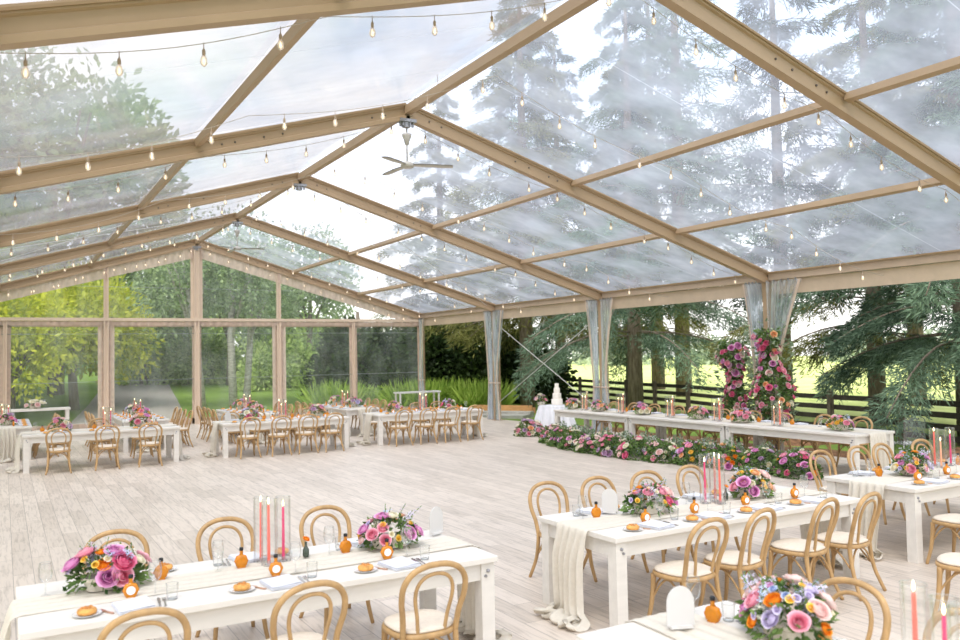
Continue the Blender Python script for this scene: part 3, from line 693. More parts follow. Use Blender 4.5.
def _leaves(P, N, size, mt, name='foliage', aspect=.45, seed=1, droop=.2, clip=True):
    g = np.random.default_rng(seed); n = len(P)
    T = N + g.normal(0, .55, (n, 3)); T[:, 2] -= droop; T /= np.linalg.norm(T, axis=1)[:, None] + 1e-9
    B = np.cross(T, g.normal(0, 1, (n, 3))); B /= np.linalg.norm(B, axis=1)[:, None] + 1e-9
    s = size * g.uniform(.6, 1.3, n)[:, None]
    V = np.stack([P, P + T * s * .5 + B * s * aspect * .5, P + T * s, P + T * s * .5 - B * s * aspect * .5], 1)
    if clip: V[:, :, 2] = np.maximum(V[:, :, 2], .004)
    return qmesh(name, V, mt)
def dome_pts(n, rx, ry, rz, seed, lo=0.0):
    g = np.random.default_rng(seed); d = g.normal(0, 1, (n, 3)); d[:, 2] = np.abs(d[:, 2]) - lo; d /= np.linalg.norm(d, axis=1)[:, None]
    r = g.uniform(.35, 1.0, n)[:, None] ** .5
    return d * r * np.array([rx, ry, rz]), d
DOME = {}
def arrangement(name, label, cat, loc, rz, rx, ry, rzz, colors, n, size, seed, group=None, vessel='trough', nleaf=260, sprigs=6, leafmt='floral_leaf', tall=False, leafsize=.055, base=.055, kinds=('rose', 'peony', 'ranunculus', 'rose'), fill=0):
    rr = random.Random(seed); t = thing(name, label, cat, loc, rz, group)
    if vessel == 'trough':
        mb = MB(); w, d, h = rx * .62, ry * .60, .085
        for a, b, c_ in ((w, d, h),):
            mb.grid(28, 4, lambda u, v: (a * (.82 + .18 * v) * math.copysign(abs(math.cos(u * 2 * PI)) ** .6, math.cos(u * 2 * PI)), b * (.82 + .18 * v) * math.copysign(abs(math.sin(u * 2 * PI)) ** .6, math.sin(u * 2 * PI)), .002 + c_ * v), wrap=True)
            mb.grid(28, 2, lambda u, v: ((.01 + a * .97 * v) * math.copysign(abs(math.cos(u * 2 * PI)) ** .6, math.cos(u * 2 * PI)), (.01 + b * .97 * v) * math.copysign(abs(math.sin(u * 2 * PI)) ** .6, math.sin(u * 2 * PI)), .07), wrap=True)
        O('trough', mb.mesh('trough', M['trough'], True), t)
    key = (round(rx, 2), round(ry, 2), round(rzz, 2), leafmt, nleaf, seed % 3)
    if key not in DOME:
        P, N = dome_pts(nleaf, rx, ry, rzz, seed + 5, .25); P[:, 2] = np.maximum(P[:, 2] + base, .02)
        DOME[key] = leaves(P, N, leafsize, M[leafmt], seed=seed)
    O('foliage', DOME[key], t)
    placed = []
    for i in range(n):
        for tr in range(30):
            a = rr.uniform(0, 2 * PI); el = rr.uniform(.06, 1.0) if not tall else rr.uniform(.02, .95); el = el ** .9
            d = Vector((math.cos(a) * math.sqrt(1 - el * el), math.sin(a) * math.sqrt(1 - el * el), el)); p = Vector((d.x * rx * .95, d.y * ry * .95, d.z * rzz * .95 + base))
            if all((p - q).length > size * 1.25 for q in placed): break
        p.z = max(p.z, size * .95); placed.append(p)
        pal = colors[i % len(colors)]; kind = kinds[rr.randrange(len(kinds))]
        if pal in ('orange', 'yellow'): kind = 'ranunculus'
        s = size * rr.uniform(.75, 1.15) * (.72 if kind == 'ranunculus' else 1)
        o = O(kind, bl(kind, pal), t, p); nrm = Vector((d.x / rx, d.y / ry, d.z / rzz + .35 / rzz)).normalized()
        o.rotation_euler = nrm.to_track_quat('Z', 'Y').to_euler(); o.scale = (s, s, s)
    for i in range(fill):
        a = i * 2.4; el = rr.uniform(.15, .95); d = Vector((math.cos(a) * math.sqrt(1 - el * el), math.sin(a) * math.sqrt(1 - el * el), el))
        pal = ['cream', 'blue', 'yellow', 'blush', 'lilac'][i % 5]; o = O('filler_blossom', bl('small', pal), t, (d.x * rx * 1.04, d.y * ry * 1.04, d.z * rzz * 1.06 + base)); o.rotation_euler = d.to_track_quat('Z', 'Y').to_euler(); o.scale = (.021,) * 3
    keys = [k for k in SPR if (k[1] > .29) == tall]
    for i in range(sprigs):
        a = rr.uniform(0, 6.28); r = rr.uniform(.2, .85); o = O('delphinium_sprig', SPR[keys[i % len(keys)]], t, (r * rx * math.cos(a), r * ry * math.sin(a), base + .03))
        o.rotation_euler = (-.6 * r * math.sin(a), .6 * r * math.cos(a), a)
    return t

CLR = {'peony': ['orchid', 'hot', 'blush', 'orchid', 'pink', 'orange', 'cream', 'pink', 'orchid', 'blush'],
       'mix': ['pink', 'blush', 'orchid', 'orange', 'peach', 'pink', 'cream', 'yellow', 'hot', 'lilac'],
       'orange': ['orange', 'orchid', 'pink', 'orange', 'orchid', 'peach', 'cream', 'pink', 'orange', 'lilac'],
       'blue': ['orchid', 'orange', 'blush', 'hot', 'blue', 'pink', 'lilac', 'blush', 'orange', 'orchid', 'lilac'],
       'floor': ['pink', 'blush', 'cream', 'pink', 'mauve', 'blush', 'hot', 'mauve', 'cream', 'peach', 'pink']}

# ------------------------------------------------------------------ place settings
ZT = TH + .0008
ORD = ['first', 'second', 'third', 'fourth']
KEEP = [(-5.22, -23.72, .27, .18), (-3.27, -23.72, .26, .18), (-.80, -23.85, .28, .19), (.52, -23.82, .25, .19), (3.05, -23.86, .27, .19), (-2.40, -26.66, .24, .30), (-2.77, -23.52, .08, .06), (-1.15, -23.66, .09, .09), (-2.76, -26.28, .09, .08), (-1.25, -9.85, .08, .06),
        (-4.14, -23.64, .14, .14), (.02, -23.80, .14, .14), (3.92, -23.70, .22, .14), (-2.55, -27.45, .22, .24), (-3.90, -23.66, .04, .04), (.22, -23.78, .04, .04)]
KEEP += [(x, -10.0, .25, .18) for x in (-4.75, -3.15, -.80, .85, 2.95, 4.5)] + [(x, y, .19, .26) for x, y in ((-5.7, -7.2), (-2.75, -7.0), (-2.75, -5.6), (.1, -5.6), (.1, -7.0), (2.95, -7.1), (2.95, -5.7))]
KEEP += [(x, y, .14, .14) for x, y in ((-3.85, -10), (0, -10), (3.75, -10), (-5.75, -6.4), (-2.75, -6.3), (.1, -6.3), (2.95, -6.4))]
KEEP += [(6.86, y, .20, .27) for y in (-12.35, -13.45, -15.0, -16.75, -17.95, -20.15)] + [(6.83, y, .14, .14) for y in (-12.92, -14.32, -15.98, -17.35, -18.86)]
def clear_of(x, y, r): return all(abs(x - a) > c + r or abs(y - b) > d + r for a, b, c, d in KEEP)
def place(x, y, face, tn, pn, detail):
    """x,y = table-edge point in front of the seat, face = rotation so that local -y is the guest"""
    def w(dx, dy): c, s = math.cos(face), math.sin(face); return (x + dx * c - dy * s, y + dx * s + dy * c, ZT)
    jr = R.uniform(-.06, .06); at = f'{tn}, {pn}'
    NAPKIN.put(w(.02, .148), face + jr + .12, f'white folded napkin, {at}', 'white folded napkins')
    def free(dx, dy, r):
        for k in (0, .05, -.05, .10, -.10, .16, -.16, .22, -.22, .30, -.30):
            for e in (0, -.07):
                q = w(dx + k, dy + e)
                if all(abs(q[0] - bx_) > hx_ + r or abs(q[1] - by_) > hy_ + r for bx_, by_, hx_, hy_ in KEEP): KEEP.append((q[0], q[1], r, r)); return q
        return None
    q = free(.03 + R.uniform(-.03, .03), .37, .05)
    if q: HONEY.put(q, face + R.uniform(-.25, .25), f'amber honey bottle, {at}', 'amber honey favour bottles')
    p = w(-.23, .14); PLATE.put(p, R.random() * 6, f'small white bread plate, {at}', 'white bread plates')
    ROLL.put((p[0], p[1], ZT + .0075), R.random() * 6, f'golden bread roll on its plate, {at}', 'golden bread rolls')
    q = free(.19 + R.uniform(-.02, .02), .36, .062)
    if q: WINE.put(q, 0, f'clear stemmed wine glass, {at}', 'clear wine glasses')
    if detail:
        q = free(.245, .27, .04)
        if q: TUMB.put(q, 0, f'clear water tumbler, {at}', 'clear water tumblers')
        KNIFE.put(w(.165, .165), face - .1, f'silver knife beside the napkin, {at}', 'silver knives')
        FORK.put(w(.195, .155), face - .1, f'silver fork beside the knife, {at}', 'silver forks')
        SPREAD.put(w(-.125, .135), face + .5, f'copper butter spreader beside the plate, {at}', 'copper butter spreaders')
def candles(x, y, tn, cols=('coral', 'magenta', 'coral'), pos=((-.065, .05), (.075, -.02), (-.045, -.075)), rot=0.0, z=TH + .009):
    for i, (c, (dx, dy)) in enumerate(zip(cols, pos)):
        X, Y = x + dx * math.cos(rot) - dy * math.sin(rot), y + dx * math.sin(rot) + dy * math.cos(rot)
        same = [k for k in range(3) if cols[k] == c]; wh = 'the only ' + c + ' one' if len(same) == 1 else ('gable-side one' if (Y > y) else 'camera-side one')
        o = TAPER[c].put((X, Y, z), 0, f'lit {c} taper candle, {wh}, {tn}', 'lit taper candles')
        HURR.put((X, Y, z - .001), 0, f'glass cylinder around {c} taper, {wh}, {tn}', 'glass candle cylinders')

# ------------------------------------------------------------------ the dining tables
RZ_END = TH + .018
def x_table(cx, cy, tn, nchair, desc, drape, seed, near_off=-.11, far_off=.46, sp=None, detail=False, far=True, near=True, nx=None, fx=None, turn=0.0):
    TAB.put((cx, cy, 0), 0, f'white farm table, {desc}', 'white farm dining tables')
    runner(cx, cy, 0, TL, f'cream gauze runner on the {tn}', seed, drape=drape)
    sp = sp or (.85 if nchair == 3 else .655)
    for i in range(nchair):
        x = cx + (i - (nchair - 1) / 2) * sp
        if near:
            chair((nx[i] if nx else x) + R.uniform(-.03, .03), cy - TW / 2 + near_off + R.uniform(-.03, .03), turn + R.uniform(-.08, .08), f'bentwood chair, {ORD[i]} along the camera side of the {tn}', f'bentwood chairs at the {tn}')
            place(nx[i] if nx and nchair == 3 else x, cy - TW / 2, 0, tn, f'{ORD[i]} camera-side place', detail)
        if far:
            chair((fx[i] if fx else x + .08) + R.uniform(-.03, .03), cy + TW / 2 + far_off + R.uniform(-.03, .03), PI + R.uniform(-.08, .08), f'bentwood chair, {ORD[i]} along the gable side of the {tn}', f'bentwood chairs at the {tn}')
            place(fx[i] if fx and nchair == 3 else x, cy + TW / 2, PI, tn, f'{ORD[i]} gable-side place', detail)
def y_table(cx, cy, tn, desc, seed, left=True, right=True, n=4, rng=None, detail=False, drape=(True, True), o_l=.30):
    TAB.put((cx, cy, 0), PI / 2, f'white farm table, {desc}', 'white farm dining tables')
    runner(cx, cy, PI / 2, TL, f'cream gauze runner on the {tn}', seed, drape=drape)
    for i in (rng if rng is not None else range(n)):
        y = cy + (n - 1) / 2 * .66 - i * .66
        for s, on, nm in ((-1, left, 'hall-side'), (1, right, 'meadow-side')):
            if not on: continue
            chair(cx + s * (TW / 2 + o_l) + R.uniform(-.03, .03), y + R.uniform(-.03, .03), (-PI / 2 if s < 0 else PI / 2) + R.uniform(-.08, .08), f'bentwood chair, {nm} of the {tn}, {ORD[i]} from the gable', f'bentwood chairs at the {tn}')
            place(cx + s * TW / 2, y, -PI / 2 if s < 0 else PI / 2, tn, f'{ORD[i]} {nm} place from the gable', detail)

zb = TH + .016
# near row
x_table(-4.215, -23.83, 'peony-trough table', 3, 'with the magenta peony trough and three chairs a side', (True, True), 1, -.17, .46, detail=True, nx=(-5.15, -4.27, -3.44), fx=(-5.06, -4.24, -3.36))
x_table(-.155, -23.88, 'pooling-runner table', 4, 'its gauze runner pooling on the floor at one end', (True, True), 2, -.13, .46, detail=True, nx=(-1.06, -.50, .31, .87), turn=.15)
x_table(3.74, -23.88, 'orange-bouquet table', 4, 'with the orange and orchid bouquet, next to the head table', (True, True), 3, -.25, .46, detail=True, nx=(2.55, 3.25, 3.95, 4.65), fx=(3.20, 3.95, 4.42, 5.22))
y_table(-2.70, -27.53, 'blue-bouquet table', 'cropped, with the blue and magenta bouquet', 4, rng=[0, 1], detail=True, left=False, o_l=.18)
chair(.97, -25.64, .35, 'bentwood chair cut by the picture edge, below the orange-bouquet table', None)
# far rows
x_table(-3.95, -10.05, 'pink-candle table', 3, 'with two pink candles, across the open floor before the gable', (True, True), 6, -.22, .46)
x_table(-.02, -10.02, 'ridge-line table', 4, 'across the open floor, centred under the ridge', (True, True), 7, -.18, .46)
x_table(3.75, -10.02, 'curtain-pole table', 4, 'across the open floor, next to the first curtain pole', (True, True), 8, -.18, .46)
y_table(-5.75, -6.5, 'gift-side long table', 'set lengthwise near the gift table', 9)
y_table(-2.75, -6.4, 'second lengthwise table', 'set lengthwise behind the pink-candle table', 10)
y_table(.10, -6.4, 'third lengthwise table', 'set lengthwise behind the ridge-line table', 11)
y_table(2.95, -6.4, 'fourth lengthwise table', 'set lengthwise behind the curtain-pole table', 12)

# signs
SIGN.put((-2.77, -23.52, TH + .018), .35, 'white arched table sign at the open end of the peony-trough table', 'white arched table signs')
SIGN.put((-1.10, -23.66, TH + .018), -1.0, 'white arched table sign at the runner end of the pooling-runner table', 'white arched table signs')
SIGN.put((-2.76, -26.28, TH + .020), -.35, 'white arched table sign at the end of the blue-bouquet table', 'white arched table signs')
SIGN.put((-1.25, -9.85, TH + .018), .3, 'small white arched table sign on the ridge-line table', 'white arched table signs')

# bouquets
arrangement('flower_trough', 'low trough of magenta peonies and orange ranunculus on the peony-trough table', 'flower arrangement', (-5.22, -23.72, zb), .1, .24, .15, .19, CLR['peony'], 16, .060, 21, 'table bouquets', nleaf=300, sprigs=12, leafsize=.06, fill=18)
arrangement('flower_trough', 'trough bouquet of orchid and orange blooms at the sign end of the peony-trough table', 'flower arrangement', (-3.27, -23.72, zb), -.1, .23, .15, .18, ['orchid', 'pink', 'orange', 'orchid', 'peach', 'yellow', 'pink', 'cream', 'mauve', 'blush'], 17, .052, 22, 'table bouquets', nleaf=300, sprigs=12, leafsize=.06, fill=18)
arrangement('flower_trough', 'pink and blush bouquet at the runner end of the pooling-runner table', 'flower arrangement', (-.80, -23.85, zb), 0, .25, .16, .18, ['hot', 'blush', 'pink', 'orchid', 'pink', 'orange', 'blush', 'pink', 'hot', 'blush'], 18, .053, 23, 'table bouquets', nleaf=300, sprigs=12, leafsize=.06, fill=18)
arrangement('flower_trough', 'peach and orchid bouquet beside the candles of the pooling-runner table', 'flower arrangement', (.52, -23.82, zb), 0, .22, .16, .21, ['peach', 'orchid', 'cream', 'yellow', 'blush', 'peach', 'orchid', 'blue', 'orange', 'pink'], 17, .053, 24, 'table bouquets', nleaf=300, sprigs=12, leafsize=.06, fill=18)
arrangement('flower_trough', 'orange and orchid bouquet on the orange-bouquet table', 'flower arrangement', (3.05, -23.86, zb), 0, .24, .16, .19, CLR['orange'], 18, .053, 25, 'table bouquets', nleaf=300, sprigs=12, leafsize=.06, fill=18)
arrangement('flower_trough', 'bouquet of blue delphinium, magenta peony and orange on the cropped blue-bouquet table', 'flower arrangement', (-2.40, -26.66, zb), PI / 2 - .3, .25, .19, .21, CLR['blue'], 22, .058, 26, 'table bouquets', sprigs=24, nleaf=320, leafsize=.06, fill=24)
for i, (x, y, w) in enumerate([(-4.75, -10.0, 'at the chair end of the pink-candle table'), (-3.15, -9.95, 'at the inner end of the pink-candle table'), (-.80, -10.0, 'at the sign end of the ridge-line table'), (.85, -10.0, 'toward the meadow end of the ridge-line table'),
                               (2.95, -10.0, 'at the runner end of the curtain-pole table'), (4.5, -10.0, 'toward the pole end of the curtain-pole table'), (-5.7, -7.2, 'on the gift-side long table'), (-2.75, -7.0, 'at the camera end of the second lengthwise table'),
                               (-2.75, -5.6, 'at the gable end of the second lengthwise table'), (.1, -5.6, 'at the gable end of the third lengthwise table'), (.1, -7.0, 'at the camera end of the third lengthwise table'), (2.95, -7.1, 'at the camera end of the fourth lengthwise table'), (2.95, -5.7, 'at the gable end of the fourth lengthwise table')]):
    arrangement('flower_trough', f'small mixed pink bouquet {w}', 'flower arrangement', (x, y, zb), PI / 2 * (i > 5) + .1 * i, .22, .15, .21, [['orchid', 'pink', 'peach', 'cream', 'blush', 'mauve'], ['pink', 'orange', 'blush', 'orchid', 'peach', 'yellow'], ['mauve', 'pink', 'hot', 'cream', 'lilac', 'blush']][i % 3], 11, .060, 40 + i, 'table bouquets', nleaf=200, sprigs=3)

# candles
candles(-4.14, -23.64, 'peony-trough table', ('coral', 'magenta', 'coral'))
candles(.02, -23.80, 'pooling-runner table', ('coral', 'magenta', 'coral'), ((.07, .03), (-.07, .02), (.02, -.08)))
candles(3.92, -23.70, 'orange-bouquet table', ('coral', 'magenta', 'peach'), ((-.06, .05), (.15, -.02), (-.14, -.075)))
candles(-2.60, -27.60, 'blue-bouquet table', ('coral', 'magenta', 'peach'), ((.09, .20), (.0, .02), (-.07, -.09)))
for x, y, tn in [(-3.85, -10.0, 'pink-candle table'), (0.0, -10.0, 'ridge-line table'), (3.75, -10.0, 'curtain-pole table'), (-5.75, -6.4, 'gift-side long table'), (-2.75, -6.3, 'second lengthwise table'), (.1, -6.3, 'third lengthwise table'), (2.95, -6.4, 'fourth lengthwise table')]:
    candles(x, y, tn, ('coral', 'magenta', 'peach'))

# bud bottles on the near tables
def budvase_proto():
    t = thing('bud_vase', 'bud vase', 'bud vase'); mb = MB(); mb.lathe([(.020, 0), (.024, .01), (.024, .05), (.010, .075), (.009, .10), (.011, .104)], n=12); O('glass_body', mb.mesh('glass_body', mat('dark_green_glass', (.05, .07, .05), .1, .1, 10, spec=.6), True), t)
    o = O('ranunculus', bl('ranunculus', 'orange'), t, (0, .0, .12)); o.scale = (.026,) * 3; o.rotation_euler = (.5, .3, 0)
    mb = MB(); mb.tube([(0, 0, .08), (.0, 0, .125)], .002, 5); O('stalk', mb.mesh('stalk', M['stem']), t); return Proto(t)
BUD = budvase_proto()
BUD.put((-3.90, -23.66, zb), 0, 'small dark glass bud vase behind the candles of the peony-trough table', 'dark bud vases')
BUD.put((.22, -23.78, zb), 0, 'small dark bud vase with orange bloom on the pooling-runner table', 'dark bud vases')

# ------------------------------------------------------------------ head table along the meadow side
HT = TAB
HX = 6.98
for i, y in enumerate((-13.525, -16.415, -19.305)):
    o = TAB.put((HX, y, 0), PI / 2, ['white head table section next to the cake table', 'white head table section in the middle of the long head table', 'white head table section with the draped runner end'][i], 'white head table sections'); o.scale = (.955, 1, 1)
runner(HX, -16.415, PI / 2, 8.66, 'long cream gauze runner along the head table, falling at its camera end', 31, drape=(True, False))
hy = [-12.5 - i * .80 for i in range(10)]
for i, y in enumerate(hy):
    nth = ['first', 'second', 'third', 'fourth', 'fifth', 'sixth', 'seventh', 'eighth', 'ninth', 'tenth', 'eleventh'][i]
    chair(HX + TW / 2 + (.11 if 4 <= i <= 7 else .28), y + R.uniform(-.04, .04), PI / 2 + R.uniform(-.1, .1), f'bentwood chair behind the head table, {nth} from the cake', 'bentwood chairs behind the head table')
    x = HX + TW / 2
    NAPKIN.put((x - .15, y, ZT), PI / 2, f'white folded napkin on the head table, {nth} from the cake', 'white folded napkins')
    if clear_of(x - .36, y + .16, .04): WINE.put((x - .36, y + .16, ZT), 0, f'clear wine glass on the head table, {nth} from the cake', 'clear wine glasses')
    if clear_of(x - .30, y + .24, .04): TUMB.put((x - .30, y + .24, ZT), 0, f'clear tumbler on the head table, {nth} from the cake', 'clear water tumblers')
    if clear_of(x - .36, y, .05): HONEY.put((x - .36, y, ZT), PI / 2, f'amber honey bottle on the head table, {nth} from the cake', 'amber honey favour bottles')
for i, (y, w) in enumerate([(-12.35, 'next to the cake'), (-13.45, 'between the first two candle groups'), (-15.0, 'before the big trunk'), (-16.75, 'in front of the first flower pillar'), (-17.95, 'in front of the second flower pillar'), (-20.15, 'next to the draped runner end')]):
    arrangement('flower_trough', f'pink and peach bouquet on the head table {w}', 'flower arrangement', (HX - .12, y, zb), PI / 2, .24, .16, .19, ['pink', 'blush', 'peach', 'orchid', 'pink', 'yellow', 'cream', 'blush'] if i % 2 else ['pink', 'orchid', 'mauve', 'blush', 'orange', 'cream', 'pink', 'peach'], 16, .055, 60 + i, 'head table bouquets')
for y, w in [(-12.92, 'first group from cake'), (-14.32, 'second group from cake'), (-15.98, 'third group from cake'), (-17.35, 'fourth group from cake'), (-18.86, 'fifth group from cake')]:
    candles(HX - .15, y, f'head table {w}', ('coral', 'peach', 'peach') if y < -17 else ('peach', 'coral', 'peach'), ((-.075, .05), (.0, -.055), (.075, .03)), rot=PI / 2)

# ------------------------------------------------------------------ flowers along the floor in front of the head table
fl = [(5.98, -12.75), (5.72, -13.45), (5.56, -14.15), (5.50, -14.85), (5.50, -15.55), (5.55, -16.25), (5.66, -16.95), (5.80, -17.65), (5.95, -18.35), (6.02, -19.10), (6.06, -19.85)]
for i, (x, y) in enumerate(fl):
    w = ['first from the cake table', 'second from the cake table', 'third from the cake table', 'fourth from the cake table', 'fifth from the cake table', 'in the middle of the row', 'fifth from the runner end', 'fourth from the runner end', 'third from the runner end', 'second from the runner end', 'at the runner end of the row'][i]
    big = 1.0 if i != 3 else .8
    pal = [CLR['floor'], ['pink', 'blush', 'orchid', 'cream', 'hot', 'mauve', 'blush'], ['orchid', 'pink', 'mauve', 'blush', 'cream', 'peach'], ['blush', 'cream', 'mauve', 'pink'], ['mauve', 'blush', 'cream', 'pink', 'hot'], ['hot', 'pink', 'blush', 'mauve', 'cream', 'blush'], ['pink', 'blush', 'hot', 'cream', 'cream', 'mauve'],
           ['mauve', 'yellow', 'pink', 'peach', 'orchid', 'lilac'], ['orange', 'orchid', 'peach', 'pink', 'lilac', 'yellow'], ['orchid', 'cream', 'pink', 'yellow', 'mauve'], ['orchid', 'pink', 'hot', 'orange', 'pink', 'orchid']][i]
    arrangement('floor_flowers', f'floor flower cluster before the head table, {w}', 'flower arrangement', (x, y, .0), PI / 2, .44, .31, .40 * big, pal, 26, .064, 80 + i, 'floor flower clusters', vessel=None, nleaf=900, sprigs=8, leafsize=.085, base=.03)
    t = arrangement('delphinium_cluster', f'tall delphinium and sage stems behind the floor flowers, {w}', 'flower arrangement', (min(6.25, x + .45), y + .05, 0), PI / 2, .34, .15, .46, ['cream', 'blush', 'cream', 'mauve'], 8, .036, 120 + i, 'delphinium stems under the head table', vessel=None, nleaf=420, sprigs=16, leafmt='sage_leaf', tall=True, leafsize=.08, base=.04)
arrangement('floor_flowers', 'round floor cluster of blush roses at the foot of the cake table', 'flower arrangement', (6.50, -10.85, .0), 0, .40, .36, .40, ['blush', 'pink', 'cream', 'mauve', 'pink', 'peach'], 30, .070, 99, 'floor flower clusters', vessel=None, nleaf=700, sprigs=0, leafsize=.085, base=.03)

# ------------------------------------------------------------------ flower pillars
def pillar(x, y, h, r, label, seed, n, lean):
    rr = random.Random(seed); t = thing('floral_tower', label, 'flower pillar', (x, y, 0)); g = np.random.default_rng(seed)
    ax = lambda z: (lean[0] * z * z, lean[1] * z * z)
    mb = MB(); mb.tube([(*ax(z), z) for z in [i * h / 10 for i in range(11)]], .035, 8); mb.lathe([(.22, 0), (.22, .02), (.04, .03)], n=16); O('stand', mb.mesh('stand', M['bolt']), t)
    N = 2600; zz = .25 + (h - .25) * g.uniform(0, 1, N) ** .85; a = g.uniform(0, 2 * PI, N)
    rad = r * (.75 + .35 * np.sin(zz * 4 + seed)) * np.sqrt(g.uniform(.1, 1.0, N)) * np.where(zz > h - .25, .75, 1)
    P = np.stack([lean[0] * zz * zz + rad * np.cos(a), lean[1] * zz * zz + rad * np.sin(a), zz], 1); D = np.stack([np.cos(a), np.sin(a), np.full(N, .25)], 1)
    O('foliage', leaves(P, D, .10, M['floral_leaf'], seed=seed), t)
    N = 500; zz = .6 + (h - .45) * g.uniform(0, 1, N); a = g.uniform(0, 2 * PI, N); P = np.stack([lean[0] * zz * zz + r * 1.1 * np.cos(a), lean[1] * zz * zz + r * 1.1 * np.sin(a), zz], 1); D = np.stack([np.cos(a), np.sin(a), np.full(N, .4)], 1)
    O('sage_foliage', leaves(P, D, .13, M['sage_leaf'], 'sage_foliage', .3, seed), t)
    cols = ['pink', 'hot', 'orchid', 'pink', 'blush', 'pink', 'peach', 'orchid', 'hot', 'cream', 'hot']
    for i in range(n):
        z = .75 + (h - .85) * (i + rr.random()) / n; a = PI + rr.uniform(-1.9, 1.9); q = r * (.85 + .35 * math.sin(z * 4 + seed)); s = .062 * rr.uniform(.6, 1.2)
        o = O(['rose', 'peony', 'rose', 'ranunculus'][rr.randrange(4)], None, t, (lean[0] * z * z + q * math.cos(a), lean[1] * z * z + q * math.sin(a), z)); o.data = bl(o.name.split('.')[0], cols[rr.randrange(len(cols))]) if o.name.split('.')[0] in ('rose', 'peony', 'ranunculus') else bl('rose', 'pink')
        o.rotation_euler = Vector((math.cos(a), math.sin(a), .35)).to_track_quat('Z', 'Y').to_euler(); o.scale = (s,) * 3
def mkpillar(*a): pillar(*a)
_oldO = O
def O(name, me, parent=None, loc=(0, 0, 0), rz=0.0, mat=None):
    if me is None and name in ('rose', 'peony', 'ranunculus'): me = bl(name, 'pink')
    return _oldO(name, me, parent, loc, rz)
pillar(8.36, -16.46, 2.40, .30, 'flower pillar of pink roses, shorter one, on the gable side of the tent pole', 5, 70, (.0, .02))
pillar(8.33, -17.52, 2.62, .36, 'taller flower pillar of pink roses before the curtained tent pole', 9, 96, (.0, .02))

# ------------------------------------------------------------------ cake table
t = thing('cake_table', 'round cake table under a pale floor-length cloth beside the head table', 'table', (7.55, -10.55, 0))
mb = MB(); mb.lathe([(.0, .755), (.40, .756), (.42, .75), (.42, .72)], n=40, caps=False)
def skirt(u, v): a = u * 2 * PI; r = .42 + .20 * v + (.015 + .05 * v) * math.sin(a * 13) + .02 * v * math.sin(a * 5); return (r * math.cos(a), r * math.sin(a), .75 - .742 * v)
mb.grid(130, 14, skirt, wrap=True); O('cloth', mb.mesh('cloth', M['cloth'], True), t)
mb = MB(); mb.lathe([(.3, .005), (.3, .02), (.04, .03), (.04, .74), (.38, .745)], n=20); O('base', mb.mesh('base', M['white_wood']), t)
t = thing('tiered_cake', 'tall ivory tiered wedding cake on the round cake table', 'cake', (7.60, -10.62, .758))
t.scale = (1.05, 1.05, 1.22)
mb = MB(); mb.lathe([(.17, 0), (.17, .012), (.04, .016)], n=24); O('cake_board', mb.mesh('cake_board', M['sign'], True), t)
for i, (r, z, h) in enumerate([(.15, .014, .13), (.115, .145, .13), (.082, .276, .12), (.055, .397, .10)]):
    mb = MB(); mb.lathe([(r * .97, z), (r, z + .01), (r, z + h - .012), (r * .96, z + h), (.0, z + h)], n=28, caps=False); O('tier', mb.mesh('tier', M['cake'], True), t)
arrangement('vase_of_flowers', 'blush and mauve flowers in a vase beside the tiered cake', 'flower arrangement', (7.35, -10.20, .758), 0, .17, .17, .20, ['blush', 'mauve', 'pink', 'cream'], 15, .05, 130, None, vessel='trough', nleaf=180, sprigs=4, base=.10)

# ------------------------------------------------------------------ gift table, service table near the gable
t = thing('gift_table', 'narrow white table in front of the gable windows, away from the meadow', 'table', (-4.9, -1.1, 0))
mb = MB(); mb.box((0, 0, .80), (1.8, .6, .06)); O('tabletop', mb.mesh('tabletop', M['white_wood']), t)
for sx_ in (-1, 1):
    for sy in (-1, 1): mb = MB(); mb.box((sx_ * .82, sy * .24, .385), (.09, .09, .77)); O('leg', mb.mesh('leg', M['white_wood']), t)
arrangement('flower_bowl', 'round white floral bowl on the narrow gift table', 'flower arrangement', (-4.95, -1.1, .832), 0, .28, .2, .18, ['cream', 'cream', 'blush'], 14, .07, 131, None, nleaf=120, sprigs=2)
t = thing('service_table', 'slim white table by the gable corner pole', 'table', (7.75, -1.35, 0))
mb = MB(); mb.box((0, 0, .84), (1.75, .5, .05)); O('tabletop', mb.mesh('tabletop', M['sign']), t)
for sx_ in (-1, 1):
    for sy in (-1, 1): mb = MB(); mb.box((sx_ * .8, sy * .2, .408), (.05, .05, .815)); O('leg', mb.mesh('leg', M['sign']), t)

# ghost chair beyond the head table (clear acrylic)
t = thing('clear_chair', 'clear acrylic chair behind the camera end of the head table', 'chair', (8.50, -20.35, 0), -.5)
mb = MB(); mb.box((0, 0, .45), (.42, .42, .025)); O('seat', mb.mesh('seat', M['ghost']), t)
mb = MB(); mb.grid(8, 8, lambda u, v: ((u - .5) * .40, -.2 - .05 * v, .47 + .46 * v)); O('backrest', mb.mesh('backrest', M['ghost'], True), t)
for sx_ in (-1, 1):
    for sy in (-1, 1): mb = MB(); mb.tube([(sx_ * .18, sy * .18, .44), (sx_ * .2, sy * .21, 0)], .016, 8); O('leg', mb.mesh('leg', M['ghost'], True), t)

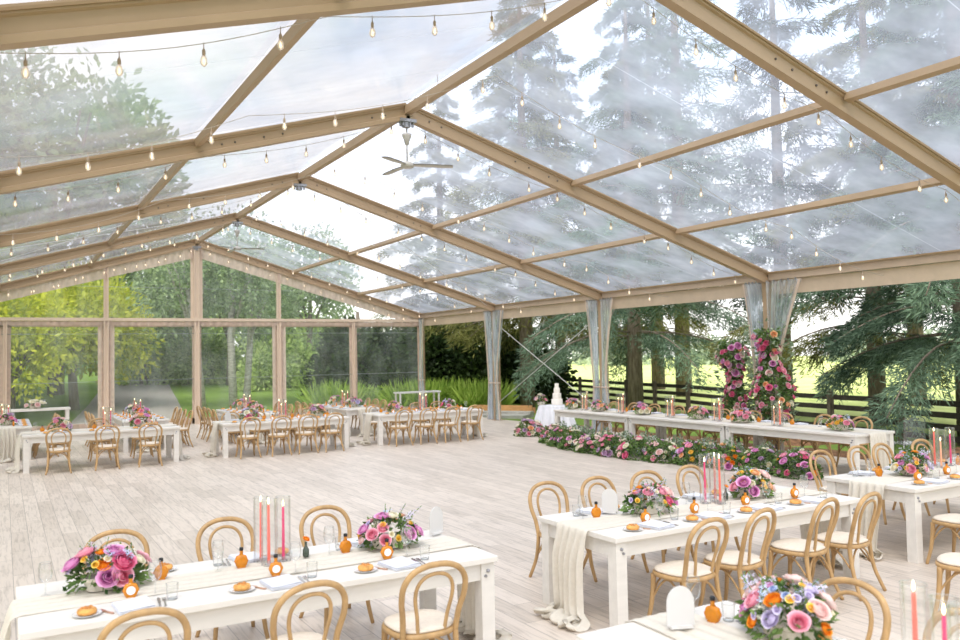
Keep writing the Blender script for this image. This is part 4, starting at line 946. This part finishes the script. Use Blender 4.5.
# ------------------------------------------------------------------ outdoors: fence
F0 = Vector((11.6, -24.5, 0)); FD = Vector((.26, 1.0, 0)).normalized(); sp = 2.6; NP = 15
def fpt(i): q = F0 + FD * (sp * i); return Vector((q.x, q.y, gz(q.x, q.y)))
for i in range(NP):
    q = fpt(i)
    t = thing('fence_section', 'dark four-board meadow fence section, ' + ('at' if i == NP - 1 else ['first', 'second', 'third', 'fourth', 'fifth', 'sixth', 'seventh', 'eighth', 'ninth', 'tenth', 'eleventh', 'twelfth', 'thirteenth', 'fourteenth'][NP - 2 - i] + ' from') + ' the far corner', 'fence section', q, math.atan2(FD.y, FD.x), 'sections of the dark meadow fence')
    mb = MB(); mb.box((0, 0, .60), (.13, .13, 1.28)); mb.add([(-.065, -.065, 1.24), (.065, -.065, 1.24), (.065, .065, 1.24), (-.065, .065, 1.24), (0, 0, 1.29)], [(0, 1, 4), (1, 2, 4), (2, 3, 4), (3, 0, 4)]); O('post', mb.mesh('post', M['post']), t)
    if i < NP - 1:
        for b in range(4):
            mb = MB(); z = .26 + b * .275; dz = fpt(i + 1).z - q.z
            mb.prism([(-.02, -.068), (.02, -.068), (.02, .068), (-.02, .068)], ((.02, -.085, z), (sp - .02, -.085, z + dz), (0, 1, 0), (0, 0, 1))); O('board', mb.mesh('board', M['fence']), t)
# fence returning toward the trunk at the far end
q1 = fpt(NP - 1); A = Vector((q1.x, q1.y, 0)); D2 = Vector((-.92, .35, 0)).normalized()
for i in range(4):
    q = A + D2 * (sp * (i + .06) ); q.z = gz(q.x, q.y)
    t = thing('fence_section', 'shaded fence section turning away behind the trees, ' + ['first', 'second', 'third', 'fourth'][i] + ' from the corner', 'fence section', q, math.atan2(D2.y, D2.x), 'sections of the shaded return fence')
    mb = MB(); mb.box((sp, 0, .60), (.13, .13, 1.28)); O('post', mb.mesh('post', M['post']), t)
    for b in range(4): mb = MB(); mb.box((sp / 2 + .05, -.085, .26 + b * .275), (sp - .1, .04, .14)); O('board', mb.mesh('board', M['fence']), t)

# ------------------------------------------------------------------ trees
def conifer_meshes(H, Rr, z0, nb, per, seed, mtl, droop=.35, size=.34, taper=1.0):
    g = np.random.default_rng(seed); rr = random.Random(seed); tr = MB(); tr.tube([(0, 0, -.2), (.02, 0, H * .3), (-.03, .02, H * .7), (0, 0, H)], [.30, .24, .13, .02], 10)
    Ps, Ds = [], []; br = MB()
    wh = max(1, nb // 6)
    for i in range(nb):
        f = ((i // 6) + rr.uniform(-.22, .22)) / wh; f = min(.99, max(0, f)); z = z0 + (H - z0) * f ** 1.05; a = i * 1.047 + (i // 6) * .6 + rr.uniform(-.35, .35); Lb = Rr * (1 - f * .92) ** taper * rr.uniform(.6, 1.15) + .25
        pts = []
        for q in range(8):
            s = q / 7; pts.append((math.cos(a) * Lb * s, math.sin(a) * Lb * s, z + .12 * Lb * s - droop * Lb * s * s))
        tr.tube(pts, [.032 * (1 - q / 8.5) * (1.1 - f) + .005 for q in range(8)], 5)
        n = int(per * (Lb / Rr + .12)); s = g.uniform(.12, 1.0, n) ** .8
        w = .24 * Lb * (1 - .65 * s) * .8 * (.75 + .35 * np.sin(s * 22 + i)) + .08; off = g.uniform(-1, 1, n); side = off * w
        x = math.cos(a) * Lb * s - math.sin(a) * side; y = math.sin(a) * Lb * s + math.cos(a) * side
        zz = z + .12 * Lb * s - droop * Lb * s * s - np.abs(off) * .14 - g.uniform(0, 1, n) ** 2 * (.14 + .10 * Lb)
        Ps.append(np.stack([x, y, zz], 1)); d = np.stack([math.cos(a) * .8 - math.sin(a) * off * .9, math.sin(a) * .8 + math.cos(a) * off * .9, np.full(n, -.45)], 1); Ds.append(d)
    P = np.concatenate(Ps); D = np.concatenate(Ds)
    return tr.mesh('trunk', M['bark'], True), None, leaves(P, D, size, mtl, 'foliage', .13, seed, .1)
def tree(meshes, label, loc, rz=0.0, s=1.0, group=None, name='conifer_tree', sz=None):
    t = thing(name, label, 'tree', (loc[0], loc[1], gz(loc[0], loc[1]) if len(loc) < 3 else loc[2]), rz, group)
    for nm, me in zip(('trunk', 'branches', 'foliage'), meshes):
        if me: O(nm, me, t)
    t.scale = (s, s, sz or s); return t
CA = conifer_meshes(19, 4.6, 5.0, 72, 430, 1, M['conifer'], .30, .34)
CBm = conifer_meshes(17, 5.0, 2.5, 78, 2500, 2, M['bluefir'], .40, .22)
CC = conifer_meshes(18, 4.4, 3.6, 78, 900, 3, M['olive'], .36, .28)
CE = conifer_meshes(17, 5.2, 3.0, 54, 1500, 6, M['bluefir'], .40, .22)
CF = conifer_meshes(18, 4.8, 3.0, 54, 1200, 8, M['olive'], .40, .24)
CD = conifer_meshes(19, 4.9, 6.2, 66, 430, 4, M['bluefir'], .34, .34)
tree(CE, 'tall spruce whose trunk rises beside the second curtain pole', (14.6, -5.8), .3, 1.0)
tree(CC, 'tall conifer whose thick trunk stands behind the cake table', (14.2, .9), 1.2, 1.15)
tree(CBm, 'blue-green spruce with drooping boughs beyond the draped end of the head table', (14.5, -18.1), 2.1)
tree(CA, 'dark conifer beyond the floral towers with branches over the fence', (18.2, -9.6), 4.0, 1.0)
tree(CC, 'olive conifer hidden behind the trunk beside the second curtain pole', (21.0, 1.9), .4, 1.0)
tree(CF, 'olive conifer, farther out between the floral towers and the draped table end', (18.0, -13.3), 1.0, .95)
tree(CA, 'conifer beyond the fence, seen only through the topmost roof bays', (23.0, -15.0), 2.2, 1.2)
tree(CD, 'very tall spruce, second row beyond the fence behind the cake', (26.0, 3.5), 2.5, 1.5)
tree(CA, 'very tall dark conifer, last row beyond the fence behind the cake', (31, 11), .5, 1.55)
tree(CD, 'very tall spruce standing behind the dark evergreens', (24, 16), 4.5, 1.4)
tree(CD, 'spruce in the last row, seen only through the topmost roof bays', (28.5, -17.5), 1.5, 1.3)
tree(CD, 'spruce outside the bay over the camera', (14.8, -27.6), .9, 1.05)
tree(CD, 'spruce seen only through the roof above the head table', (23.5, -23.0), 3.3, 1.2)
tree(CD, 'spruce beyond the fence seen through the roof over the bare trunk', (27.0, -9.0), 3.9, 1.15)
tree(CA, 'conifer beyond the cake table in the second row', (21.5, 8.5), 2.7, 1.1)
tree(CC, 'conifer behind the first curtain pole in the second row', (15.0, 10.5), 1.7, 1.0)
# dark yew mass behind the gable corner
def bush_mesh(n, rx, ry, rz_, seed, mtl, size, lobes=14, aspect=.5, crown=False):
    g = np.random.default_rng(seed); cs = g.normal(0, 1, (lobes, 3)); cs /= np.linalg.norm(cs, axis=1)[:, None]; cs[:, 2] = np.abs(cs[:, 2]) * .9; cs *= np.array([rx, ry, rz_]) * .62
    k = g.integers(0, lobes, n); d = g.normal(0, 1, (n, 3)); d /= np.linalg.norm(d, axis=1)[:, None]
    P = cs[k] + d * np.array([rx, ry, rz_]) * .42 * (g.uniform(.5, 1.0, n)[:, None]); P[:, 2] = P[:, 2] if crown else np.maximum(P[:, 2], .02)
    return _leaves(P, d, size, mtl, 'foliage', aspect, seed, .15, not crown)
yew = bush_mesh(15000, 3.4, 3.0, 5.6, 4, M['yew'], .30, 22); yt = MB().tube([(0, 0, -.2), (.1, 0, 1.5), (0, .1, 4.5)], [.3, .25, .08], 8).mesh('trunk', M['bark'], True)
yew2 = bush_mesh(12000, 3.0, 2.8, 4.6, 14, M['yew'], .30, 18)
tree((yt, None, yew), 'dense dark evergreen outside the gable corner', (13.0, 7.2), 0, 1.0, name='evergreen_tree')
tree((yt, None, yew2), 'second dark evergreen behind the gable window beside the corner', (9.6, 9.0), 1.0, 1.0, name='evergreen_tree')
tree((yt, None, yew2), 'dark evergreen between the curtain pole and the thick trunk', (17.5, 6.0), 2.0, .9, name='evergreen_tree')
# broadleaf trees beyond the gable
def broad(n, rx, ry, rz_, zc, seed, mtl, size, th, lobes=20, bark='bark'):
    g = np.random.default_rng(seed); me = bush_mesh(n, rx, ry, rz_, seed, mtl, size, lobes, .5, True)
    co = np.empty(len(me.vertices) * 3, dtype=np.float32); me.vertices.foreach_get('co', co); co = co.reshape(-1, 3); co[:, 2] += zc; me.vertices.foreach_set('co', co.ravel()); me.update()
    tr = MB(); tr.tube([(0, 0, -.2), (.1, .05, zc * .6), (-.1, .1, zc + rz_ * .5)], [th, th * .8, th * .25], 9)
    rr = random.Random(seed)
    for i in range(5):
        a = rr.uniform(0, 6.28); tr.tube([(.05, .05, zc * .6 + i * .2), (math.cos(a) * rx * .35, math.sin(a) * ry * .35, zc + rz_ * .25), (math.cos(a) * rx * .6, math.sin(a) * ry * .6, zc + rz_ * .5)], [th * .4, th * .25, .03], 6)
    return tr.mesh('trunk', M[bark], True), None, me
maple = broad(9000, 3.2, 3.0, 3.6, 2.4, 31, M['yellowleaf'], .26, .20)
mid = broad(12000, 4.0, 3.6, 5.4, 3.4, 32, M['midleaf'], .30, .26)
soft = broad(9000, 3.8, 3.4, 6.0, 4.2, 33, M['greyleaf'], .28, .22)
birch = broad(4200, 2.6, 2.4, 4.4, 5.0, 34, M['greyleaf'], .20, .19, 16, 'birch')
tree(maple, 'yellow-green maple close behind the outer gable windows', (-5.6, 6.5), 0, 1.0, name='maple_tree')
tree(maple, 'yellow-green maple between the two outer gable posts', (-3.0, 11.5), 2, 1.15, name='maple_tree')
tree(mid, 'big mid-green tree behind the gable, under the outer rafter', (-6.2, 16.5), 1, 1.25, name='broadleaf_tree')
tree(mid, 'mid-green tree beyond the gravel drive', (1.6, 24), 3, 1.0, name='broadleaf_tree')
tree(mid, 'mid-green tree far behind the yellow maples', (-9.5, 11), 5, 1.35, name='broadleaf_tree')
tree(soft, 'soft green tree behind the birch trunks', (6.0, 21), 0, 1.0, name='broadleaf_tree')
tree(birch, 'pale birch with the leaning trunk behind the gable', (1.9, 8.5), 0, 1.0, name='birch_tree').rotation_euler = (0, -.12, .4)
tree(birch, 'pale birch with the straight trunk behind the gable', (3.2, 8.2), 2, 1.05, name='birch_tree')
tree(birch, 'pale birch leaning toward the dark evergreen', (3.9, 8.8), 4, .95, name='birch_tree').rotation_euler = (0, .22, 1.0)
tree(soft, 'soft green tree beyond the dark evergreens', (12, 24), 4, 1.1, name='broadleaf_tree')
M['hedgeleaf'] = leafmat('bright_hedge_leaf', (.16, .27, .06), (.60, .72, .26), .45); hedge = bush_mesh(9000, 3.6, 2.0, 3.4, 61, M['hedgeleaf'], .26, 20); dark = bush_mesh(9000, 3.6, 2.2, 4.2, 62, M['conifer'], .30, 20)
for i, (x, y, me, s, d) in enumerate([(-11, 15, dark, 1.2, 'dark thicket farthest from the meadow behind the yellow maples'), (-8.2, 13.5, dark, 1.0, 'dark thicket behind the first yellow maple'), (-3.5, 36, hedge, 1.1, 'green thicket at the end of the gravel drive'), (3.6, 24, hedge, 1.2, 'green thicket behind the pale birch trunks'),
                                     (8.6, 19, hedge, 1.1, 'bright thicket right behind the nearer evergreen'), (-8.0, 24, hedge, 1.6, 'tall green thicket in the third row behind the maples'), (-17, 20, dark, 1.5, 'dark thicket outside the gable corner opposite the meadow'), (15, 19, hedge, 1.3, 'green thicket behind the dark evergreens'), (22, 15, hedge, 1.2, 'green thicket past the return fence'), (-.5, 42, hedge, 1.9, 'tall green thicket far behind the drive'), (6.5, 33, hedge, 2.0, 'tall green thicket far behind the birches'), (13, 30, hedge, 1.9, 'tall bright thicket far behind the evergreens')]):
    t = thing('thicket', d, 'thicket', (x, y, gz(x, y) - .1), i); O('foliage', me, t); t.scale = (s, s, s)
tree(soft, 'very tall soft green tree above the outer roof slope, nearest the drive', (-3.4, 19), 1, 1.95, name='broadleaf_tree')
tree(soft, 'very tall soft green tree above the outer roof slope, behind the first maple', (-8.2, 15.5), 3, 1.9, name='broadleaf_tree')
tree(soft, 'very tall soft green tree above the outer roof slope, farthest from the meadow', (-14.5, 12), 5, 1.8, name='broadleaf_tree')
for i, (x, y, s) in enumerate([(-13, -10, 1.2), (-14, -2, 1.4), (-15, -18, 1.2)]):
    tree(soft, ['soft green tree outside the long side opposite the meadow, middle one', 'soft green tree outside the gable corner opposite the meadow', 'soft green tree outside the side opposite the meadow, camera end'][i], (x, y), i, s, name='broadleaf_tree')
# distant pale hedgerow trees past the meadow
M['haze'] = leafmat('hazy_far_leaf', (.34, .42, .30), (.62, .68, .52), .4)  # distance haze is mixed into these leaf colours
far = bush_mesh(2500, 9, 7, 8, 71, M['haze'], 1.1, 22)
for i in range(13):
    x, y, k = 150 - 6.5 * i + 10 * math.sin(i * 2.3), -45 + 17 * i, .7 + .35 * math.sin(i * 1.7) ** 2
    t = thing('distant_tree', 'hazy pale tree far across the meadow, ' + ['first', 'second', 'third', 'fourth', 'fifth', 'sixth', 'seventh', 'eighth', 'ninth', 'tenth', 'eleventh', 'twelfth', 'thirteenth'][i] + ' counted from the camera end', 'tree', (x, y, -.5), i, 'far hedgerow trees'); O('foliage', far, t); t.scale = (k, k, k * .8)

# shrubs and edges
def blades(n, rx, ry, h, seed, mtl):
    g = np.random.default_rng(seed); a = g.uniform(0, 2 * PI, n); r = np.sqrt(g.uniform(0, 1, n)); P = np.stack([r * rx * np.cos(a), r * ry * np.sin(a), np.full(n, .0)], 1)
    D = np.stack([np.cos(a) * .5 * r, np.sin(a) * .5 * r, np.ones(n)], 1); return leaves(P, D, h, mtl, 'foliage', .10, seed, 0)
sh = bush_mesh(2600, 1.0, .9, 1.0, 51, M['shrub'], .20, 12); bl_ = blades(700, 1.1, .9, 1.1, 52, M['shrub'])
spots = [(9.9, 3.2), (11.3, 2.6), (12.4, 1.9), (13.4, 3.0), (11.8, 4.4), (10.4, 5.2), (13.0, 4.8), (8.4, 4.6), (6.9, 5.2)]
for i, (x, y) in enumerate(spots):
    t = thing('garden_shrub' if i % 2 else 'tall_grass_clump', ['lime tall grass clump just outside the gable corner', 'lime shrub between corner pole and first curtain pole', 'lime grass clump beside the first curtain pole', 'lime shrub before the thick trunk', 'lime grass clump under the dark evergreen', 'lime shrub against the dark evergreen', 'lime grass clump between evergreen and trunk', 'lime shrub behind the gable window by the corner', 'lime grass clump behind the slim gable post'][i], 'shrub', (x, y, gz(x, y)), i, 'lime shrubs beyond the tent')
    O('foliage', sh if i % 2 else bl_, t); t.scale = (1, 1, 1.1)
mb = MB(); mb.box((0, 0, .16), (2.6, .10, .30)); mb.box((0, .3, .10), (2.6, .10, .22)); o = O('timber_edging', mb.mesh('timber_edging', M['timber']), None, (11.6, -1.2, gz(11.6, -1.2)), -1.0); tag(o, 'orange timber edging beside the cake table, outside the tent', 'timber edging')
mb = MB(); mb.box((0, 0, .05), (2.4, 1.3, .14)); mb.box((0, .4, .15), (2.4, .5, .10)); o = O('stone_step', mb.mesh('stone_step', M['concrete']), None, (10.3, -3.0, -.16), -.9); tag(o, 'grey stone step outside the first curtain pole', 'step')
mb = MB(); mb.grid(8, 60, lambda u, v: (9.05 + (1.5 + .25 * math.sin(v * 23)) * u, -21.8 + 13.0 * v, -.16 + .10 * math.sin(PI * u) + .02 * math.sin(v * 90 + u * 9)))
struct('mulch_bed', mb.mesh('mulch_bed', M['mulch'], True), 'long brown mulch bed along the floor edge behind the head table', 'mulch bed')
for i, (x, y, s) in enumerate([(10.6, -20.2, 1.0), (12.0, -14.8, 1.1), (12.6, -9.0, .8)]):
    mb = MB(); mb.grid(26, 8, lambda u, v: ((1 - v) * (1.5 + .2 * math.sin(u * 19)) * math.cos(u * 2 * PI), (1 - v) * (1.1 + .15 * math.sin(u * 31)) * math.sin(u * 2 * PI), -.05 + .42 * math.sin(v * PI / 2) + .03 * math.sin(u * 40 + v * 20)), wrap=True)
    o = O('mulch_mound', mb.mesh('mulch_mound', M['mulch'], True), None, (x, y, gz(x, y) - .02), i); o.scale = (s, s, s); tag(o, ['brown mulch mound beyond the draped end of the head table', 'brown mulch mound behind the flower pillars', 'brown mulch mound at the foot of the bare conifer trunk'][i], 'mulch mound')

# ------------------------------------------------------------------ light, sky, camera
sc = bpy.context.scene
w = bpy.data.worlds.new('sky'); sc.world = w; w.use_nodes = True; nt = w.node_tree; nt.nodes.clear(); L = nt.links.new
out = nd(nt, 'ShaderNodeOutputWorld'); bg = nd(nt, 'ShaderNodeBackground'); bg.inputs['Strength'].default_value = 1.55
tc = nd(nt, 'ShaderNodeTexCoord'); mp = nd(nt, 'ShaderNodeMapping'); mp.inputs['Scale'].default_value = (1.6, 1.6, 3.2); L(tc.outputs['Generated'], mp.inputs[0])
nz = nd(nt, 'ShaderNodeTexNoise', i_Scale=1.6, i_Detail=7.0, i_Roughness=.6); L(mp.outputs[0], nz.inputs['Vector'])
rp = ramp(nt, [(.38, (.62, .74, .93)), (.58, (1, 1, 1))]); L(nz.outputs['Fac'], rp.inputs[0])
sx = nd(nt, 'ShaderNodeSeparateXYZ'); L(tc.outputs['Generated'], sx.inputs[0]); mr = nd(nt, 'ShaderNodeMapRange'); mr.inputs['From Min'].default_value = .0; mr.inputs['From Max'].default_value = .35; L(sx.outputs[2], mr.inputs[0])
mx = nd(nt, 'ShaderNodeMix', data_type='RGBA'); mx.inputs[6].default_value = (1, .985, .95, 1); L(mr.outputs[0], mx.inputs[0]); L(rp.outputs[0], mx.inputs[7])
L(mx.outputs[2], bg.inputs[0]); L(bg.outputs[0], out.inputs[0])
sd = bpy.data.lights.new('sun', 'SUN'); sd.energy = 2.8; sd.angle = math.radians(25); sd.color = (1, .95, .86); so = bpy.data.objects.new('sun', sd); C.objects.link(so)
so.rotation_euler = Vector((.40, .45, -1.0)).to_track_quat('-Z', 'Y').to_euler()

cd = bpy.data.cameras.new('camera'); co = bpy.data.objects.new('camera', cd); C.objects.link(co)
f_, yaw, pitch, roll = 823.13, .525893, .041792, -.0191
fw = Vector((math.sin(yaw), math.cos(yaw), 0)); rt = Vector((math.cos(yaw), -math.sin(yaw), 0)); up = Vector((0, 0, 1))
fw, up = (fw * math.cos(pitch) + up * math.sin(pitch)), (-fw * math.sin(pitch) + up * math.cos(pitch))
rt, up = (rt * math.cos(roll) + up * math.sin(roll)), (-rt * math.sin(roll) + up * math.cos(roll))
mw = Matrix((rt, up, -fw)).transposed().to_4x4(); mw.translation = (-5.8048, -29.5147, 2.2130); co.matrix_world = mw
cd.sensor_width = 36; cd.lens = f_ / 960 * 36; cd.clip_end = 600; cd.clip_start = .05
cd.dof.use_dof = True; cd.dof.focus_distance = 9.5; cd.dof.aperture_fstop = 2.0
sc.camera = co
sc.view_settings.view_transform = 'Standard'; sc.view_settings.look = 'None'; sc.view_settings.exposure = 0.40
sc.cycles.use_denoising = True
sc.cycles.max_bounces = 8; sc.cycles.transparent_max_bounces = 24; sc.cycles.diffuse_bounces = 4; sc.cycles.sample_clamp_indirect = 6.0
